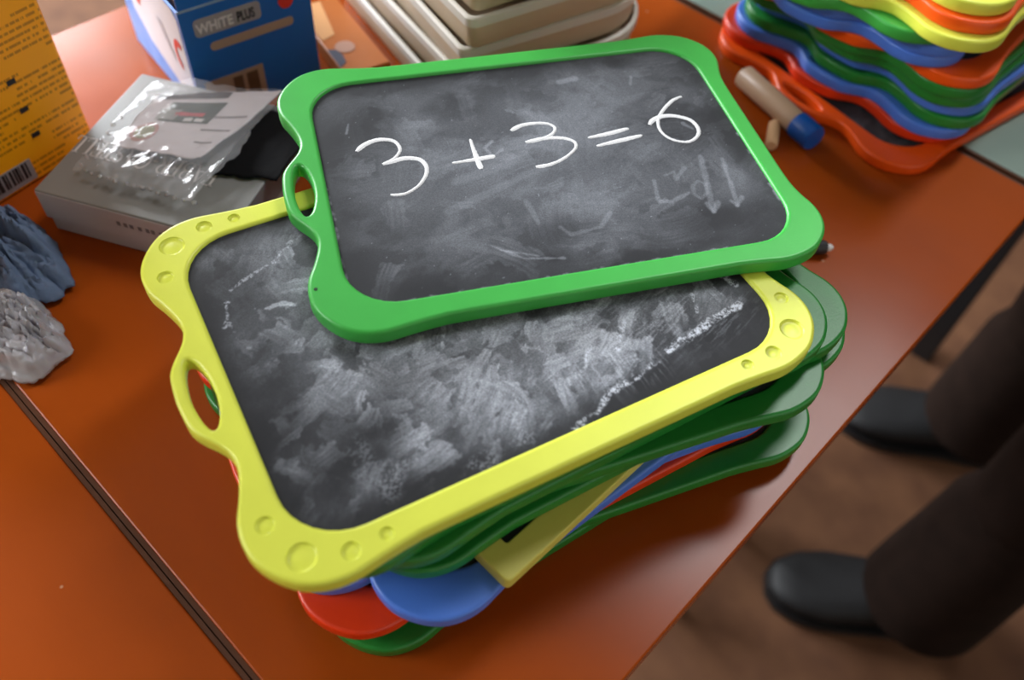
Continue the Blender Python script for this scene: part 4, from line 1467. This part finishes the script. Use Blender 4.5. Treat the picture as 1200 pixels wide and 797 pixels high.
# trouser hems: slightly flared cuffs over the shoes
for A in (A1, A2):
    prof = [(0.060, 0.062), (0.073, 0.058), (0.071, 0.11), (0.067, 0.18), (0.064, 0.26), (0.052, 0.30), (0.050, 0.12)]
    vs, fs = lathe(prof, 28)
    ln = A
    kn = SK['kl'][0] if A is A1 else SK['kr'][0]
    ax = (kn - (A + Vector((0, 0, 0.075))))
    V = []
    for x, y, z in vs:
        sh = (z - 0.075) / max(ax.z, 0.1)
        V.append((A.x + x * 1.1 + ax.x * sh, A.y + y * 1.1 + ax.y * sh, z))
    link('trouser_leg', mesh_from(V, fs, 'cuff', 60), pe, m=TROU)
# hair and face
vs, fs = lathe([(0.104, -0.015), (0.107, 0.03), (0.096, 0.075), (0.06, 0.108), (0.01, 0.118)], 28)
hp = W3(0.005, 0, 1.655)
link('hair', mesh_from([(hp.x + a, hp.y + b, hp.z + c) for a, b, c in vs], fs, 'hair', 60), pe, m=HAIR)

EYE = mat('eye_white', (0.7, 0.7, 0.7, 1), 0.3)
LIP = mat('lip', srgb(150, 84, 76), 0.5)


def ball(name, c, r, m, sx=1.0, sz=1.0):
    bm = bmesh.new()
    bmesh.ops.create_uvsphere(bm, u_segments=14, v_segments=10, radius=r, matrix=Matrix.Translation(c) @ Matrix.Diagonal((sx, sx, sz, 1)))
    return link(name, bm_mesh(bm, name, 80), pe, m=m)


for s_ in (-1, 1):
    ball('eye', W3(0.098, s_ * 0.032, 1.625), 0.011, EYE)
    ball('ear', W3(0.015, s_ * 0.092, 1.61), 0.016, SKIN, 0.8, 1.7)
ball('nose', W3(0.116, 0, 1.60), 0.013, SKIN, 1.0, 1.7)
ball('mouth', W3(0.098, 0, 1.562), 0.014, LIP, 1.2, 0.5)


def shoe(A, fd):
    """lofted shoe along fd; heel end under the ankle"""
    sd = Vector((-fd.y, fd.x, 0))
    V, F = [], []
    st = [(-0.075, 0.026, 0.060), (-0.06, 0.036, 0.085), (-0.02, 0.040, 0.098), (0.03, 0.040, 0.082), (0.08, 0.046, 0.064), (0.12, 0.049, 0.052), (0.155, 0.044, 0.043), (0.18, 0.031, 0.034), (0.192, 0.012, 0.024)]
    n = 16
    for x, w, h in st:
        for k in range(n):
            a = 2 * math.pi * k / n
            yy = w * math.copysign(abs(math.cos(a)) ** 0.7, math.cos(a))
            zz = 0.012 + (h - 0.012) * (0.5 + 0.5 * math.copysign(abs(math.sin(a)) ** 0.8, math.sin(a)))
            p = A + fd * x + sd * yy
            V.append((p.x, p.y, zz))
    for i in range(len(st) - 1):
        for k in range(n):
            k2 = (k + 1) % n
            F.append((i * n + k, i * n + k2, (i + 1) * n + k2, (i + 1) * n + k))
    F.append(tuple(range(n - 1, -1, -1)))
    F.append(tuple((len(st) - 1) * n + k for k in range(n)))
    o = link('shoe', mesh_from(V, F, 'shoe', 60), pe, m=SHOE)
    # sole
    L = np.array([(x, w + 0.003) for x, w, h in st] + [(x, -w - 0.003) for x, w, h in st[::-1]])
    V = []
    for z in (0.0002, 0.0125):
        for x, y in L:
            p = A + fd * x + sd * y
            V.append((p.x, p.y, z))
    m_ = len(L)
    F = [(i, (i + 1) % m_, m_ + (i + 1) % m_, m_ + i) for i in range(m_)] + [tuple(range(m_ - 1, -1, -1)), tuple(range(m_, 2 * m_))]
    link('sole', mesh_from(V, F, 'sole', 40), o, m=METAL_BLACK)


shoe(A1, Vector((-0.84, -0.56, 0)).normalized())
shoe(A2, Vector((-0.86, -0.50, 0)).normalized())
